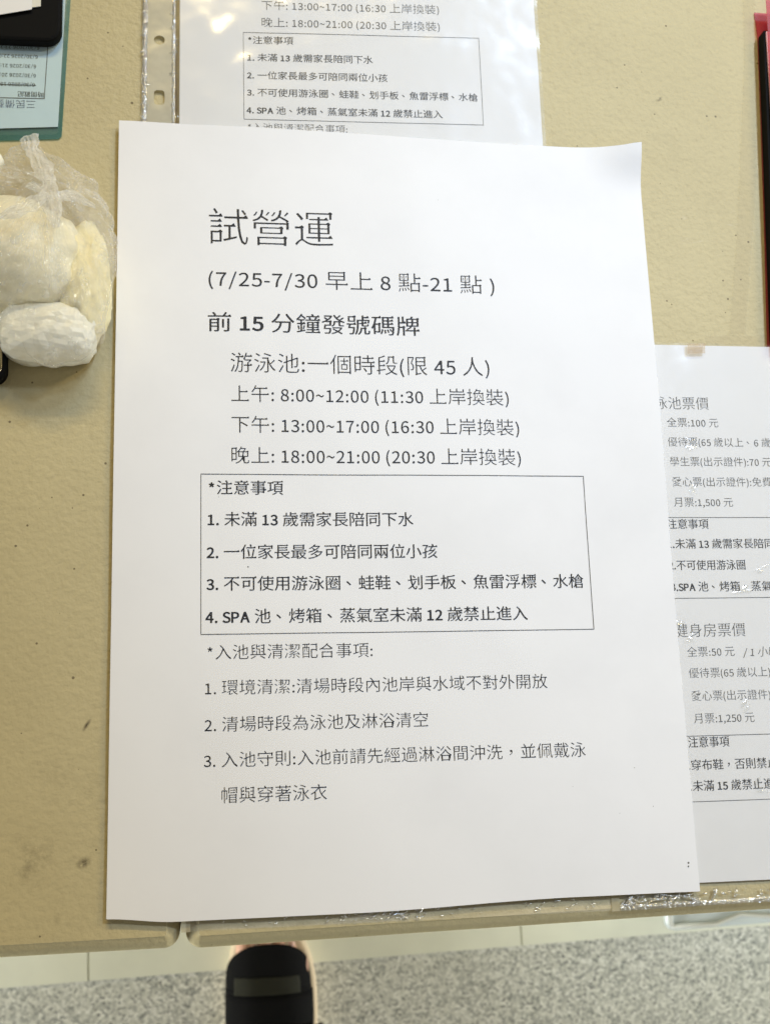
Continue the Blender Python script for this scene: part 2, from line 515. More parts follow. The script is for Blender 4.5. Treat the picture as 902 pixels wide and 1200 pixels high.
# ------------------------------------------------------------------ printing
LATIN = {
  '0': [[[0,-11],[66,2],[122,41],[162,107],[188,200],[198,319],[188,437],[162,529],[122,594],[66,632],[0,645],[-68,632],[-122,594],[-162,529],[-188,437],[-198,319],[-188,200],[-162,107],[-122,41],[-68,2]],[[0,53],[-40,63],[-74,93],[-100,145],[-116,220],[-122,319],[-116,418],[-100,492],[-74,543],[-40,573],[0,583],[40,573],[74,543],[100,492],[116,418],[122,319],[116,220],[100,145],[74,93],[40,63]]],
  '1': [[[-174,0],[174,0],[174,66],[47,66],[47,634],[-14,634],[-35,623],[-59,612],[-85,603],[-113,596],[-145,589],[-145,539],[-32,539],[-32,66],[-174,66]]],
  '2': [[[-198,0],[201,0],[201,68],[25,68],[-79,62],[4,145],[73,226],[126,305],[159,383],[171,459],[162,522],[138,573],[99,612],[48,637],[-15,645],[-60,641],[-100,629],[-137,609],[-170,584],[-201,552],[-155,508],[-133,532],[-109,552],[-83,567],[-54,578],[-24,581],[18,575],[51,558],[74,531],[88,497],[93,456],[82,388],[48,315],[-10,234],[-91,146],[-198,47]]],
  '3': [[[-1,-11],[64,-3],[120,20],[164,57],[193,107],[203,169],[197,218],[178,259],[149,291],[112,315],[69,330],[69,335],[107,352],[138,376],[162,407],[177,444],[182,487],[173,542],[148,586],[108,618],[57,638],[-3,645],[-45,641],[-83,631],[-118,615],[-150,594],[-180,570],[-137,520],[-114,540],[-90,557],[-64,570],[-36,578],[-6,581],[31,577],[61,563],[83,542],[97,515],[101,481],[96,442],[78,409],[44,383],[-5,366],[-74,360],[-74,299],[3,293],[59,277],[96,250],[117,215],[123,172],[117,132],[100,99],[73,75],[37,60],[-6,55],[-46,58],[-81,69],[-112,85],[-139,105],[-162,127],[-203,76],[-175,49],[-142,26],[-102,6],[-55,-7]]],
  '4': [[[59,0],[133,0],[133,175],[218,175],[218,238],[133,238],[133,634],[46,634],[-218,226],[-218,175],[59,175]],[[59,238],[-135,238],[9,454],[60,547],[63,547],[59,432]]],
  '5': [[[-2,-11],[60,-2],[118,25],[164,70],[194,130],[206,206],[196,281],[168,338],[128,377],[74,401],[14,408],[-8,407],[-28,404],[-46,399],[-64,392],[-80,383],[-64,566],[174,566],[174,634],[-134,634],[-154,338],[-112,311],[-90,325],[-72,335],[-52,342],[-30,347],[-6,348],[38,342],[74,324],[102,294],[120,254],[126,204],[118,153],[100,112],[70,81],[34,61],[-10,55],[-50,58],[-86,69],[-116,84],[-142,103],[-166,124],[-206,73],[-176,48],[-144,25],[-104,6],[-58,-7]]],
  '6': [[[14,-11],[72,-2],[122,26],[162,69],[188,126],[198,195],[190,266],[166,322],[130,362],[80,386],[20,393],[-10,390],[-40,380],[-70,365],[-98,344],[-122,317],[-112,420],[-90,495],[-54,544],[-10,572],[40,580],[64,578],[86,572],[106,561],[124,548],[142,532],[186,580],[164,602],[138,620],[108,633],[74,642],[38,645],[-34,633],[-98,596],[-150,530],[-184,433],[-198,303],[-186,190],[-158,102],[-112,39],[-54,1]],[[-122,254],[-96,285],[-68,308],[-42,323],[-16,332],[8,335],[50,328],[82,310],[104,281],[118,242],[122,195],[116,147],[102,107],[78,77],[50,58],[14,51],[-30,60],[-64,85],[-92,126],[-112,183]]],
  '7': [[[-70,0],[12,0],[22,138],[40,259],[72,369],[124,476],[198,586],[198,634],[-198,634],[-198,566],[110,566],[44,464],[-4,362],[-38,253],[-58,135]]],
  '8': [[[2,-11],[68,-3],[123,20],[165,55],[191,100],[200,152],[194,200],[179,239],[155,272],[126,298],[94,319],[94,324],[117,344],[139,371],[159,402],[172,438],[178,476],[170,531],[148,577],[112,613],[63,635],[4,643],[-52,636],[-100,614],[-137,581],[-161,536],[-170,483],[-165,445],[-153,412],[-134,383],[-111,358],[-84,336],[-84,333],[-119,311],[-150,282],[-176,247],[-194,205],[-200,157],[-190,102],[-163,56],[-120,20],[-64,-3]],[[45,344],[2,363],[-38,384],[-69,410],[-91,442],[-98,483],[-93,517],[-80,545],[-58,566],[-30,580],[3,585],[40,579],[70,563],[92,539],[106,508],[110,472],[108,445],[100,418],[86,392],[68,368]],[[3,48],[-40,53],[-77,69],[-105,94],[-124,126],[-130,164],[-126,199],[-114,231],[-96,260],[-72,286],[-43,308],[9,286],[55,263],[92,235],[116,200],[125,155],[119,119],[103,90],[78,67],[44,53]]],
  '9': [[[-32,-11],[38,1],[100,40],[150,108],[186,209],[198,344],[188,453],[158,537],[112,597],[54,633],[-16,645],[-72,636],[-122,608],[-162,565],[-188,508],[-198,439],[-190,369],[-166,313],[-130,273],[-82,248],[-22,240],[8,244],[40,254],[70,270],[98,291],[124,317],[112,215],[88,140],[54,91],[12,63],[-34,55],[-60,57],[-82,63],[-104,73],[-124,86],[-142,103],[-186,54],[-162,33],[-136,15],[-106,1],[-72,-8]],[[122,384],[96,352],[70,328],[42,312],[16,302],[-10,299],[-50,306],[-82,324],[-104,353],[-118,392],[-124,439],[-118,488],[-102,528],[-80,558],[-50,577],[-14,584],[30,575],[66,551],[94,511],[112,455]]],
  '(': [[[40,-169],[88,-148],[48,-72],[16,10],[-4,94],[-18,181],[-22,269],[-18,356],[-4,443],[16,527],[48,608],[88,685],[40,707],[-4,628],[-40,546],[-66,459],[-82,367],[-88,269],[-82,170],[-66,78],[-40,-9],[-4,-91]]],
  ')': [[[-38,-169],[4,-91],[40,-9],[66,78],[82,170],[88,269],[82,367],[66,459],[40,546],[4,628],[-38,707],[-88,685],[-48,608],[-16,527],[6,443],[18,356],[24,269],[18,181],[6,94],[-16,10],[-48,-72],[-88,-148]]],
  '/': [[[-158,-155],[-101,-155],[158,687],[101,687]]],
  ':': [[[0,337],[18,340],[34,348],[46,361],[54,378],[57,398],[54,418],[46,434],[34,447],[18,455],[0,458],[-18,455],[-34,447],[-46,434],[-54,418],[-57,398],[-54,378],[-46,361],[-34,348],[-18,340]],[[0,-11],[18,-9],[34,0],[46,12],[54,29],[57,48],[54,69],[46,85],[34,98],[18,106],[0,109],[-18,106],[-34,98],[-46,85],[-54,69],[-57,48],[-54,29],[-46,12],[-34,0],[-18,-9]]],
  '-': [[[-110,212],[110,212],[110,272],[-110,272]]],
  '~': [[[84,248],[110,251],[134,261],[160,278],[182,302],[204,335],[160,367],[148,345],[132,328],[118,317],[102,310],[86,308],[56,316],[24,337],[-8,361],[-44,381],[-84,390],[-110,387],[-136,377],[-160,360],[-184,335],[-204,303],[-160,271],[-148,294],[-134,310],[-118,322],[-104,328],[-88,330],[-56,322],[-24,302],[8,277],[42,257]]],
  '.': [[[0,-11],[18,-9],[34,0],[46,12],[54,29],[57,48],[54,69],[46,85],[34,98],[18,106],[0,109],[-18,106],[-34,98],[-46,85],[-54,69],[-57,48],[-54,29],[-46,12],[-34,0],[-18,-9]]],
  ',': [[[-54,-164],[-10,-141],[24,-110],[50,-74],[68,-31],[72,17],[70,48],[62,74],[48,93],[28,105],[6,109],[-12,106],[-28,99],[-42,88],[-50,73],[-54,54],[-50,35],[-42,19],[-30,8],[-14,1],[4,-2],[14,-1],[10,-31],[-2,-58],[-20,-81],[-44,-102],[-72,-118]]],
  '*': [[[-68,407],[0,490],[68,407],[106,434],[50,525],[146,565],[130,609],[32,585],[24,688],[-24,688],[-32,584],[-130,609],[-146,565],[-52,525],[-106,434]]],
  'S': [[[4,-11],[76,-2],[136,23],[180,62],[208,111],[218,169],[212,219],[194,260],[166,292],[130,317],[88,338],[-2,377],[-32,390],[-60,406],[-84,425],[-102,450],[-108,483],[-102,514],[-86,540],[-62,559],[-28,571],[12,575],[46,572],[76,565],[104,553],[132,536],[156,516],[198,567],[168,593],[134,614],[96,631],[56,641],[12,645],[-54,637],[-108,614],[-152,579],[-178,532],[-188,477],[-180,427],[-160,387],[-130,356],[-96,332],[-60,315],[30,275],[66,259],[94,242],[118,222],[132,196],[138,162],[132,127],[114,99],[88,77],[50,64],[4,59],[-34,62],[-72,73],[-108,89],[-142,111],[-170,138],[-218,82],[-182,51],[-142,25],[-98,5],[-50,-7]]],
  'P': [[[-209,0],[-129,0],[-129,252],[-25,252],[53,260],[118,283],[167,321],[198,376],[209,448],[198,520],[167,573],[117,608],[51,628],[-28,634],[-209,634]],[[-129,317],[-129,569],[-38,569],[22,565],[69,553],[103,531],[123,496],[130,448],[123,400],[104,363],[71,337],[25,322],[-35,317]]],
  'A': [[[-260,0],[-178,0],[-118,194],[114,194],[176,0],[260,0],[44,634],[-44,634]],[[-98,257],[-66,355],[-4,569],[0,569],[64,355],[94,257]]],
}

ADV = {'(': .303, ')': .303, ':': .267, '/': .386, '-': .306, '~': .498, '.': .252, ',': .25, '*': .498, 'S': .459, 'P': .517, 'A': .579, ' ': .226}
CACHE = {}


def merge_short(c, lim=0.026):
    """drop nicks: very short edges with a sharp turn at both ends collapse to their midpoint"""
    out = list(c)
    i = 0
    while i < len(out) and len(out) > 4:
        n = len(out)
        a, b, d, e = [Vector(out[(i + k) % n]) for k in (-1, 0, 1, 2)]
        if (d - b).length < lim and (b - a).length > 1e-5 and (e - d).length > 1e-5:
            t0 = (b - a).normalized().dot((e - d).normalized())
            if t0 < -0.2 and (b - a).length > 0.04 and (e - d).length > 0.04 and (d - b).length < lim:
                out[i] = tuple((b + d) / 2)
                del out[(i + 1) % n]
                continue
        i += 1
    return out


def raw_contours(ch):
    if ch in LATIN:
        return [[(x / 1000, y / 1000) for x, y in c] for c in LATIN[ch]]
    cu = bpy.data.curves.new('glyph', 'FONT')
    cu.body = ch
    cu.size = 1.0
    o = bpy.data.objects.new('glyph', cu)
    COL.objects.link(o)
    oe = o.evaluated_get(bpy.context.evaluated_depsgraph_get())
    c2 = oe.to_curve(bpy.context.evaluated_depsgraph_get())
    res = []
    for s in c2.splines:
        bp = s.bezier_points
        poly = []
        n = len(bp)
        for i in range(n):
            a, b = bp[i], bp[(i + 1) % n]
            p0, h0, h1, p1 = [Vector(v[:2]) for v in (a.co, a.handle_right, b.handle_left, b.co)]
            poly.append(tuple(p0))
            d = p1 - p0
            if d.length < 1e-6: continue
            dist = lambda p: abs((p - p0).x * d.y - (p - p0).y * d.x) / d.length
            if max(dist(h0), dist(h1)) < 0.003: continue
            for k in (1, 2, 3):
                t = k / 4
                q = p0 * (1 - t) ** 3 + h0 * 3 * t * (1 - t) ** 2 + h1 * 3 * t * t * (1 - t) + p1 * t ** 3
                poly.append(tuple(q))
        sx, sy = (0.24, 0.26) if ch in '、，' else (0.0, 0.0)      # Taiwan setting: centred marks
        res.append(merge_short([(x - 0.5 + sx, y + sy) for x, y in poly]))
    oe.to_curve_clear()
    bpy.data.objects.remove(o)
    bpy.data.curves.remove(cu)
    return res


def inset(c, dx, dy):
    """move every outline edge along its own normal: dy for level strokes, dx for upright ones"""
    pts = []
    for p in c:
        if not pts or (abs(p[0] - pts[-1][0]) + abs(p[1] - pts[-1][1])) > 1e-4: pts.append(p)
    n = len(pts)
    lines = []
    for i in range(n):
        a, b = Vector(pts[i]), Vector(pts[(i + 1) % n])
        d = (b - a)
        if d.length < 1e-6: d = Vector((1e-6, 0))
        d.normalize()
        nm = Vector((d.y, -d.x))
        off = dx * nm.x ** 2 + dy * nm.y ** 2
        lines.append((a, d, nm, off))
    out = []
    for i in range(n):
        a0, d0, n0, o0 = lines[i - 1]
        a1, d1, n1, o1 = lines[i]
        cr = d0.x * d1.y - d0.y * d1.x
        p = a1
        if abs(cr) > 0.25:
            q0, q1 = a0 + n0 * o0, a1 + n1 * o1
            w = q1 - q0
            t = (w.x * d1.y - w.y * d1.x) / cr
            r = q0 + d0 * t
            if (r - p).length > 0.08: r = p + (n0 * o0 + n1 * o1) * 0.5
        else:
            r = p + (n0 * o0 + n1 * o1) * 0.5
        out.append((r.x, r.y))
    return out


def area2(c):
    return sum(c[i - 1][0] * c[i][1] - c[i][0] * c[i - 1][1] for i in range(len(c))) / 2


def glyph(ch, bold):
    """triangulated glyph in em units, centred in its advance: (verts, faces)"""
    key = (ch, bold)
    if key in CACHE: return CACHE[key]
    cs = raw_contours(ch)
    latin = ch in LATIN
    tris = []
    # outer contours decide the winding; 'grow' along the right-hand normal
    big = max(cs, key=lambda c: abs(area2(c)))
    sg = 1.0 if area2(big) > 0 else -1.0
    if latin:
        dx, dy = (0.021, 0.012) if bold else (0.002, 0.0)
    else:
        dx, dy = (0.003, -0.008) if bold else (-0.010, -0.0145)
    new = [inset(c, sg * dx, sg * dy) for c in cs]
    if not latin and ch not in '、，':
        k = 1.25 if bold else 1.0
        for c in new:
            n = len(c)
            for i in range(n):
                p0, p1, p2, p3 = c[i - 2], c[i - 1], c[i], c[(i + 1) % n]
                if sg < 0: p0, p1, p2, p3 = p3, p2, p1, p0
                # counter-clockwise outline: a right-hand stroke end goes up from p1 to p2
                ex, ey = p2[0] - p1[0], p2[1] - p1[1]
                l_in, l_out = p1[0] - p0[0], p2[0] - p3[0]
                if 0.012 < ey < 0.075 and abs(ex) < 0.02 and l_in > 0.10 and l_out > 0.07 and abs(p1[1] - p0[1]) < 0.03 and abs(p3[1] - p2[1]) < 0.03:
                    tris.append([(p2[0] - 0.095 * k, p2[1]), (p2[0] + 0.012, p1[1]), (p2[0] - 0.035, p2[1] + 0.048 * k)])
                # top right corner of a box: long rise on the right, then a long run to the left
                rise, run = p2[1] - p1[1], p2[0] - p3[0]
                if rise > 0.10 and run > 0.14 and abs(ex) < 0.02 and abs(p3[1] - p2[1]) < 0.02:
                    tris.append([(p2[0] - 0.085 * k, p2[1]), (p2[0], p2[1] - 0.045 * k), (p2[0] + 0.024 * k, p2[1] - 0.008), (p2[0] - 0.028, p2[1] + 0.036 * k)])
    cu = bpy.data.curves.new('glyph', 'CURVE')
    cu.dimensions = '2D'
    cu.fill_mode = 'FRONT'
    for c in new:
        s = cu.splines.new('POLY')
        s.points.add(len(c) - 1)
        for p, (x, y) in zip(s.points, c): p.co = (x, y, 0, 1)
        s.use_cyclic_u = True
    o = bpy.data.objects.new('glyph', cu)
    COL.objects.link(o)
    oe = o.evaluated_get(bpy.context.evaluated_depsgraph_get())
    me = oe.to_mesh()
    vs = [tuple(v.co) for v in me.vertices]
    fs = [tuple(p.vertices) for p in me.polygons]
    if me.polygons and sum(p.normal.z for p in me.polygons) < 0: fs = [tuple(reversed(f)) for f in fs]
    oe.to_mesh_clear()
    bpy.data.objects.remove(o)
    bpy.data.curves.remove(cu)
    for q in tris:
        b = len(vs)
        vs += [(x, y, 0.002) for x, y in q]
        fs.append(tuple(range(b, b + len(q))))
    CACHE[key] = (vs, fs)
    return CACHE[key]


def adv(ch, bold):
    if ch in ADV: return ADV[ch] * (1.0 if not bold else 1.03)
    return 0.507 if ch.isdigit() else 1.0


def lay(name, text, x, y, em, parent, place, mat, bold=False, x_end=None, heavy=None):
    """one printed line; x, y, em in mm in the page's own frame; place(x, y) -> point on the sheet in metres"""
    total = sum(adv(c, bold) for c in text) * em
    k = 1.0 if x_end is None else (x_end - x) / total
    V, F = [], []
    cx = x
    for ch in text:
        a = adv(ch, bold) * em * k
        if ch != ' ':
            vs, fs = glyph(ch, bold)
            b = len(V)
            mx = cx + a / 2
            for (u, v, w) in vs:
                p = place(mx + u * em * k, y + v * em)
                V.append((p[0], p[1], p[2] + w * MM))
            F += [tuple(i + b for i in f) for f in fs]
        cx += a
    return mesh_obj(name, V, F, mat, parent)


def rule_frame(name, rects, parent, place, mat):
    """thin printed rules: each rect (x0, y0, x1, y1) in mm, cut into short pieces that follow the sheet"""
    V, F = [], []
    for (a, b, c, d) in rects:
        n = max(1, int(max(c - a, d - b) / 4))
        hor = (c - a) > (d - b)
        for i in range(n + 1):
            t = i / n
            if hor: pr = ((a + (c - a) * t, b), (a + (c - a) * t, d))
            else: pr = ((c, b + (d - b) * t), (a, b + (d - b) * t))
            for q in pr: V.append(place(*q))
            if i:
                m = len(V)
                F.append((m - 4, m - 2, m - 1, m - 3))
    return mesh_obj(name, V, F, mat, parent)


# ------------------------------------------------------------------ sheets
def sheet(name, x0, x1, y0, y1, place, mat, step=4.0, thick=0.00011, parent=None):
    nx, ny = max(2, int((x1 - x0) / step)), max(2, int((y1 - y0) / step))
    V = [place(x0 + (x1 - x0) * i / nx, y0 + (y1 - y0) * j / ny) for j in range(ny + 1) for i in range(nx + 1)]
    F = [(j * (nx + 1) + i, j * (nx + 1) + i + 1, (j + 1) * (nx + 1) + i + 1, (j + 1) * (nx + 1) + i) for j in range(ny) for i in range(nx)]
    o = mesh_obj(name, V, F, mat, parent, True)
    return o


def main_place(x, y, lift=0.0):
    """large notice: lies almost flat, gentle waves, upper right corner curled up, edges a little bowed"""
    z = 0.0009 + 0.0007 * noise.noise(Vector((x / 55, y / 70, 0.3))) + 0.00028 * noise.noise(Vector((x / 22, y / 25, 4.0)))
    d = smooth01(72, 106, x) * smooth01(120, 149, y)
    z += 0.0052 * d * d
    z += 0.0005 * smooth01(-80, -106, x) * (0.5 + 0.5 * noise.noise(Vector((1.0, y / 60, 0))))
    z += 0.0007 * smooth01(85, 106, x) * (0.5 + 0.5 * math.sin(y / 26))
    yy = y - 2.6 * smooth01(-60, 80, x) * smooth01(118, 149, y)
    yy += 2.2 * smooth01(96, 106, x) * smooth01(118, 149, y) * 0.4
    yy -= 1.9 * smooth01(-122, -148.5, y) * smooth01(-106, -82, x) * (1 - smooth01(-20, 60, x))
    return (x * MM, yy * MM, z + lift)


INK = 0.00016
notice = sheet('paper_notice', -105, 105, -148.5, 148.5, main_place, M['paper'], 3.0)
tag(notice, 'large white printed notice sheet lying on top in the middle of the table', 'notice')
mp = lambda x, y: main_place(x, y, INK)
DOC = [  # text, x, baseline y, em, bold, x_end
    ('試營運', -71.4, 99.3, 16.6, False, -21.6),
    ('(7/25-7/30 早上 8 點-21 點 )', -71.2, 81.0, 8.6, False, 41.6),
    ('前 15 分鐘發號碼牌', -71.4, 63.0, 8.6, True, 10.7),
    ('游泳池:一個時段(限 45 人)', -62.9, 46.9, 8.6, False, 37.8),
    ('上午: 8:00~12:00 (11:30 上岸換裝)', -62.7, 35.1, 7.3, False, 44.8),
    ('下午: 13:00~17:00 (16:30 上岸換裝)', -62.7, 23.1, 7.3, False, 48.3),
    ('晚上: 18:00~21:00 (20:30 上岸換裝)', -62.9, 11.2, 7.3, False, 48.3),
    ('*注意事項', -71.2, -0.7, 5.9, True, -43.2),
    ('1. 未滿 13 歲需家長陪同下水', -71.4, -12.6, 5.9, True, 5.3),
    ('2. 一位家長最多可陪同兩位小孩', -71.6, -24.8, 5.9, True, 14.0),
    ('3. 不可使用游泳圈、蛙鞋、划手板、魚雷浮標、水槍', -71.7, -36.5, 5.9, True, 69.7),
    ('4. SPA 池、烤箱、蒸氣室未滿 12 歲禁止進入', -72.0, -48.5, 5.9, True, 47.2),
    ('*入池與清潔配合事項:', -71.8, -61.3, 5.9, False, -11.3),
    ('1. 環境清潔:清場時段內池岸與水域不對外開放', -72.5, -73.9, 5.9, False, 53.2),
    ('2. 清場時段為泳池及淋浴清空', -72.5, -86.8, 5.9, False, 8.2),
    ('3. 入池守則:入池前請先經過淋浴間沖洗，並佩戴泳', -72.8, -99.1, 5.9, False, 66.0),
    ('帽與穿著泳衣', -66.8, -111.3, 6.1, False, -29.3),
]
for i, (tx, x, y, em, b, xe) in enumerate(DOC):
    lay('heading_text' if i == 0 else 'text_line', tx, x, y, em, notice, mp, M['ink'], b, xe)


def frame_rects(x0, y0, x1, y1, w):
    return [(x0, y1 - w, x1, y1), (x0, y0, x1, y0 + w), (x0, y0 + w, x0 + w, y1 - w), (x1 - w, y0 + w, x1, y1 - w)]


rule_frame('text_frame', frame_rects(-73.6, -52.8, 72.4, 6.7, 0.24), notice, mp, M['ink_grey'])
# stray toner specks
for sx, sy, r in ((-56.5, -28.2, 0.33), (101.5, -138.4, 0.5), (101.3, -139.6, 0.35), (-67, -2, 0.12), (60, -110, 0.13), (84, -104, 0.2), (90, -118, 0.16), (77, -120, 0.14), (20, 120, 0.12)):
    V = []
    for k in range(6):
        rr = r * random.uniform(0.6, 1.1)
        V.append(mp(sx + rr * math.cos(k * 1.047), sy + rr * math.sin(k * 1.047)))
    mesh_obj('toner_speck', V, [tuple(range(6))], M['ink_grey'], notice)

# --- smaller copy of the same notice, in the punched sleeve at the top
def top_place(x, y, lift=0.0):
    z = -0.0010 + 0.00022 * noise.noise(Vector((x / 40, y / 40, 9.0)))
    return (x * MM, y * MM, z + lift)


small = sheet('paper_notice', -81.9, 65.4, 90, 299, top_place, M['paper_small'], 5.0)
tag(small, 'smaller printed notice inside the punched clear sleeve, half covered by the large notice', 'notice')


def tp(x, y):
    xx = -56.7 + 0.668 * (x + 73.6)
    yy = 191.7 + 0.655 * (y - 6.7) + (0.036 - 0.011 * (6.7 - y) / 59.5) * (xx + 56.7)
    if y < -55: yy += 0.9
    return top_place(xx, yy, 0.00012)


for (tx, x, y, em, b, xe) in DOC[4:13]:
    lay('text_line', tx, x, y, em, small, tp, M['ink'] if b else M['ink_grey'], b, xe)
rule_frame('text_frame', frame_rects(-73.6, -52.8, 72.4, 6.7, 0.28), small, tp, M['ink_grey'])

# --- price list on the right
def price_place(x, y, lift=0.0):
    z = -0.0009 + 0.00025 * noise.noise(Vector((x / 35, y / 45, 5.0)))
    return (x * MM, y * MM, z + lift)


price = sheet('price_list', 76, 224, -145.7 , 61.6, price_place, M['paper_small'], 5.0)
tag(price, 'white printed price list in a clear sleeve, sticking out right of the large notice', 'price list')
pp = lambda x, y: price_place(x, y + 0.02 * 0, 0.00012)
PR = [
    ('游泳池票價', 98.0, 35.0, 5.75, False, 'ink_grey', None),
    ('全票:100 元', 108.3, 27.6, 4.2, False, 'ink_grey', 130.0),
    ('優待票(65 歲以上、6 歲以下)', 108.0, 19.6, 4.2, False, 'ink_grey', None),
    ('學生票(出示證件):70 元', 108.1, 11.6, 4.2, False, 'ink_grey', None),
    ('愛心票(出示證件):免費', 108.4, 3.4, 4.2, False, 'ink_grey', None),
    ('月票:1,500 元', 108.4, -4.8, 4.2, False, 'ink_grey', 133.0),
    ('*注意事項', 102.6, -13.6, 4.3, True, 'ink', 122.0),
    ('1.未滿 13 歲需家長陪同下水', 104.2, -21.4, 4.3, True, 'ink', None),
    ('2.不可使用游泳圈', 104.2, -29.8, 4.3, True, 'ink', 135.7),
    ('3.SPA 池、烤箱、蒸氣室', 104.2, -38.2, 4.3, True, 'ink', None),
    ('健身房票價', 104.2, -55.6, 5.75, False, 'ink_grey', 133.1),
    ('全票:50 元', 108.6, -63.2, 4.2, False, 'ink_grey', 127.9),
    ('優待票(65 歲以上)', 108.6, -71.2, 4.2, False, 'ink_grey', None),
    ('愛心票(出示證件)', 108.8, -79.8, 4.2, False, 'ink_grey', None),
    ('月票:1,250 元', 109.0, -88.2, 4.2, False, 'ink_grey', 133.3),
    ('*注意事項', 103.9, -97.0, 4.3, True, 'ink', 122.3),
    ('1.穿布鞋，否則禁止進入', 103.0, -105.3, 4.3, True, 'ink', None),
    ('2.未滿 15 歲禁止進入', 103.0, -112.9, 4.3, True, 'ink', None),
]
for tx, x, y, em, b, mt, xe in PR:
    lay('text_line', tx, x, y, em, price, pp, M[mt], b, xe)
lay('handwriting', '/ 1 小時', 131.0, -63.6, 4.3, price, lambda x, y: pp(x + 0.15 * (y + 63.6), y), M['ink_grey'])
rule_frame('text_frame', frame_rects(97.5, -41.2, 208, -9.3, 0.22) + frame_rects(98.5, -117.1, 208, -93.0, 0.22), price, pp, M['ink_grey'])

# ------------------------------------------------------------------ clear sleeves
def film_place(z0, amp, seed, droop=0.0):
    def f(x, y):
        z = z0 + amp * abs(noise.noise(Vector((x / 16, y / 22, seed)))) + amp * 0.6 * noise.noise(Vector((x / 45, y / 40, seed + 3)))
        z -= droop * smooth01(-149, -156, y)
        return (x * MM, y * MM, z)
    return f


def weld_strip(name, p0, p1, width, parent, z0, bumps, h, mat=None):
    """crimped weld: a ribbon of little glossy pillows"""
    p0, p1 = Vector(p0), Vector(p1)
    L = (p1 - p0).length
    d = (p1 - p0) / L
    nrm = Vector((-d.y, d.x))
    n = int(bumps * 6)
    V, F = [], []
    m = 5
    for i in range(n + 1):
        t = i / n
        for j in range(m + 1):
            s = j / m - 0.5
            q = p0 + d * (L * t) + nrm * (width * s)
            z = z0 + h * abs(math.sin(t * bumps * math.pi)) * math.cos(s * math.pi) * (0.6 + 0.8 * abs(noise.noise(Vector((t * bumps * 0.9, s * 2, 2.0)))))
            z += h * 0.35 * noise.noise(Vector((q.x * 1.9, q.y * 1.9, 1.0)))
            V.append((q.x * MM, q.y * MM, z))
    for i in range(n):
        for j in range(m):
            a = i * (m + 1) + j
            F.append((a, a + m + 1, a + m + 2, a + 1))
    return mesh_obj(name, V, F, mat or M['weld'], parent, True)


def wrinkles(name, x0, x1, y0, y1, n, parent, zf, seed, smax=1.0, mat=None, hs=1.0):
    """small puckers and blisters standing up in the film, each a low glossy pillow"""
    rnd = random.Random(seed)
    V, F = [], []
    for k in range(n):
        cx, cy = rnd.uniform(x0, x1), rnd.uniform(y0, y1)
        a = rnd.uniform(-0.5, 1.1)
        rx, ry = rnd.uniform(0.35, 1.1) * smax, rnd.uniform(0.2, 0.5) * smax
        if rnd.random() < 0.15: rx *= 2.6
        h = rnd.uniform(0.3, 0.7) * MM * smax * hs
        b = len(V)
        V.append((cx * MM, cy * MM, zf + h))
        for ring, (s, hh) in enumerate(((0.55, 0.7), (1.0, 0.0))):
            for j in range(8):
                t = j * math.pi / 4
                wob = rnd.uniform(0.75, 1.2)
                u, v = rx * s * wob * math.cos(t), ry * s * wob * math.sin(t)
                V.append(((cx + u * math.cos(a) - v * math.sin(a)) * MM, (cy + u * math.sin(a) + v * math.cos(a)) * MM, zf + h * hh))
        for j in range(8):
            j2 = (j + 1) % 8
            F.append((b, b + 1 + j, b + 1 + j2))
            F.append((b + 1 + j, b + 9 + j, b + 9 + j2, b + 1 + j2))
    return mesh_obj(name, V, F, mat or M['weld'], parent, True)


# sleeve at the top with the punched binding strip; the film stands off the paper in a few soft blisters
def top_film(x, y):
    px, py, z = film_place(-0.0004, 0.00035, 1.0)(x, y)
    for cx, cy, sx_, sy_, an, h in ((-69, 190, 3.0, 9, 0.15, 0.62), (-63, 193, 2.2, 7, -0.25, 0.5), (-66, 184, 2.0, 3, 0.6, 0.3), (-74, 197, 2, 6, 0.1, 0.3), (-69.5, 159.5, 6, 1.5, -0.75, 0.5), (-40, 203, 3, 8, 0.3, 0.6), (-58, 176, 5, 3, 0.4, 0.35), (20, 190, 12, 4, 0.2, 0.3)):
        u, v = x - cx, y - cy
        c, s = math.cos(an), math.sin(an)
        u, v = u * c + v * s, -u * s + v * c
        z += h * MM * math.exp(-(u / sx_) ** 2 - (v / sy_) ** 2)
    return (px, py, z)


sl = sheet('clear_sleeve', -83.8, 66.6, 86, 304, top_film, M['film'], 2.6, 0)
tag(sl, 'clear plastic sleeve with punched white binding strip, holding the smaller notice', 'plastic sleeve')
cu = bpy.data.curves.new('strip', 'CURVE')
cu.dimensions = '2D'
cu.fill_mode = 'FRONT'
def poly(pts):
    s = cu.splines.new('POLY'); s.points.add(len(pts) - 1)
    for p, (x, y) in zip(s.points, pts): p.co = (x * MM, y * MM, 0, 1)
    s.use_cyclic_u = True
poly([(-94.6, 88), (-84.9, 88), (-84.9, 300), (-94.6, 300)])
for hx, hy, rx, ry in ((-89.9, 185.8, 2.15, 2.0), (-89.8, 160.4, 2.1, 3.2), (-89.7, 147.6, 2.15, 2.1), (-90, 121, 2.1, 3.2), (-90, 212, 2.1, 3.2), (-90, 238, 2.1, 2.1)):
    p4 = 4 if ry > 2.5 else 2
    poly([(hx + rx * math.copysign(abs(math.cos(a)) ** (2 / p4), math.cos(a)), hy + ry * math.copysign(abs(math.sin(a)) ** (2 / p4), math.sin(a))) for a in [k * math.pi / 14 for k in range(28)]])
o = bpy.data.objects.new('strip', cu)
COL.objects.link(o)
oe = o.evaluated_get(bpy.context.evaluated_depsgraph_get())
me = oe.to_mesh()
vs = [(v.co.x, v.co.y, -0.0007) for v in me.vertices]
fs = [tuple(p.vertices) for p in me.polygons]
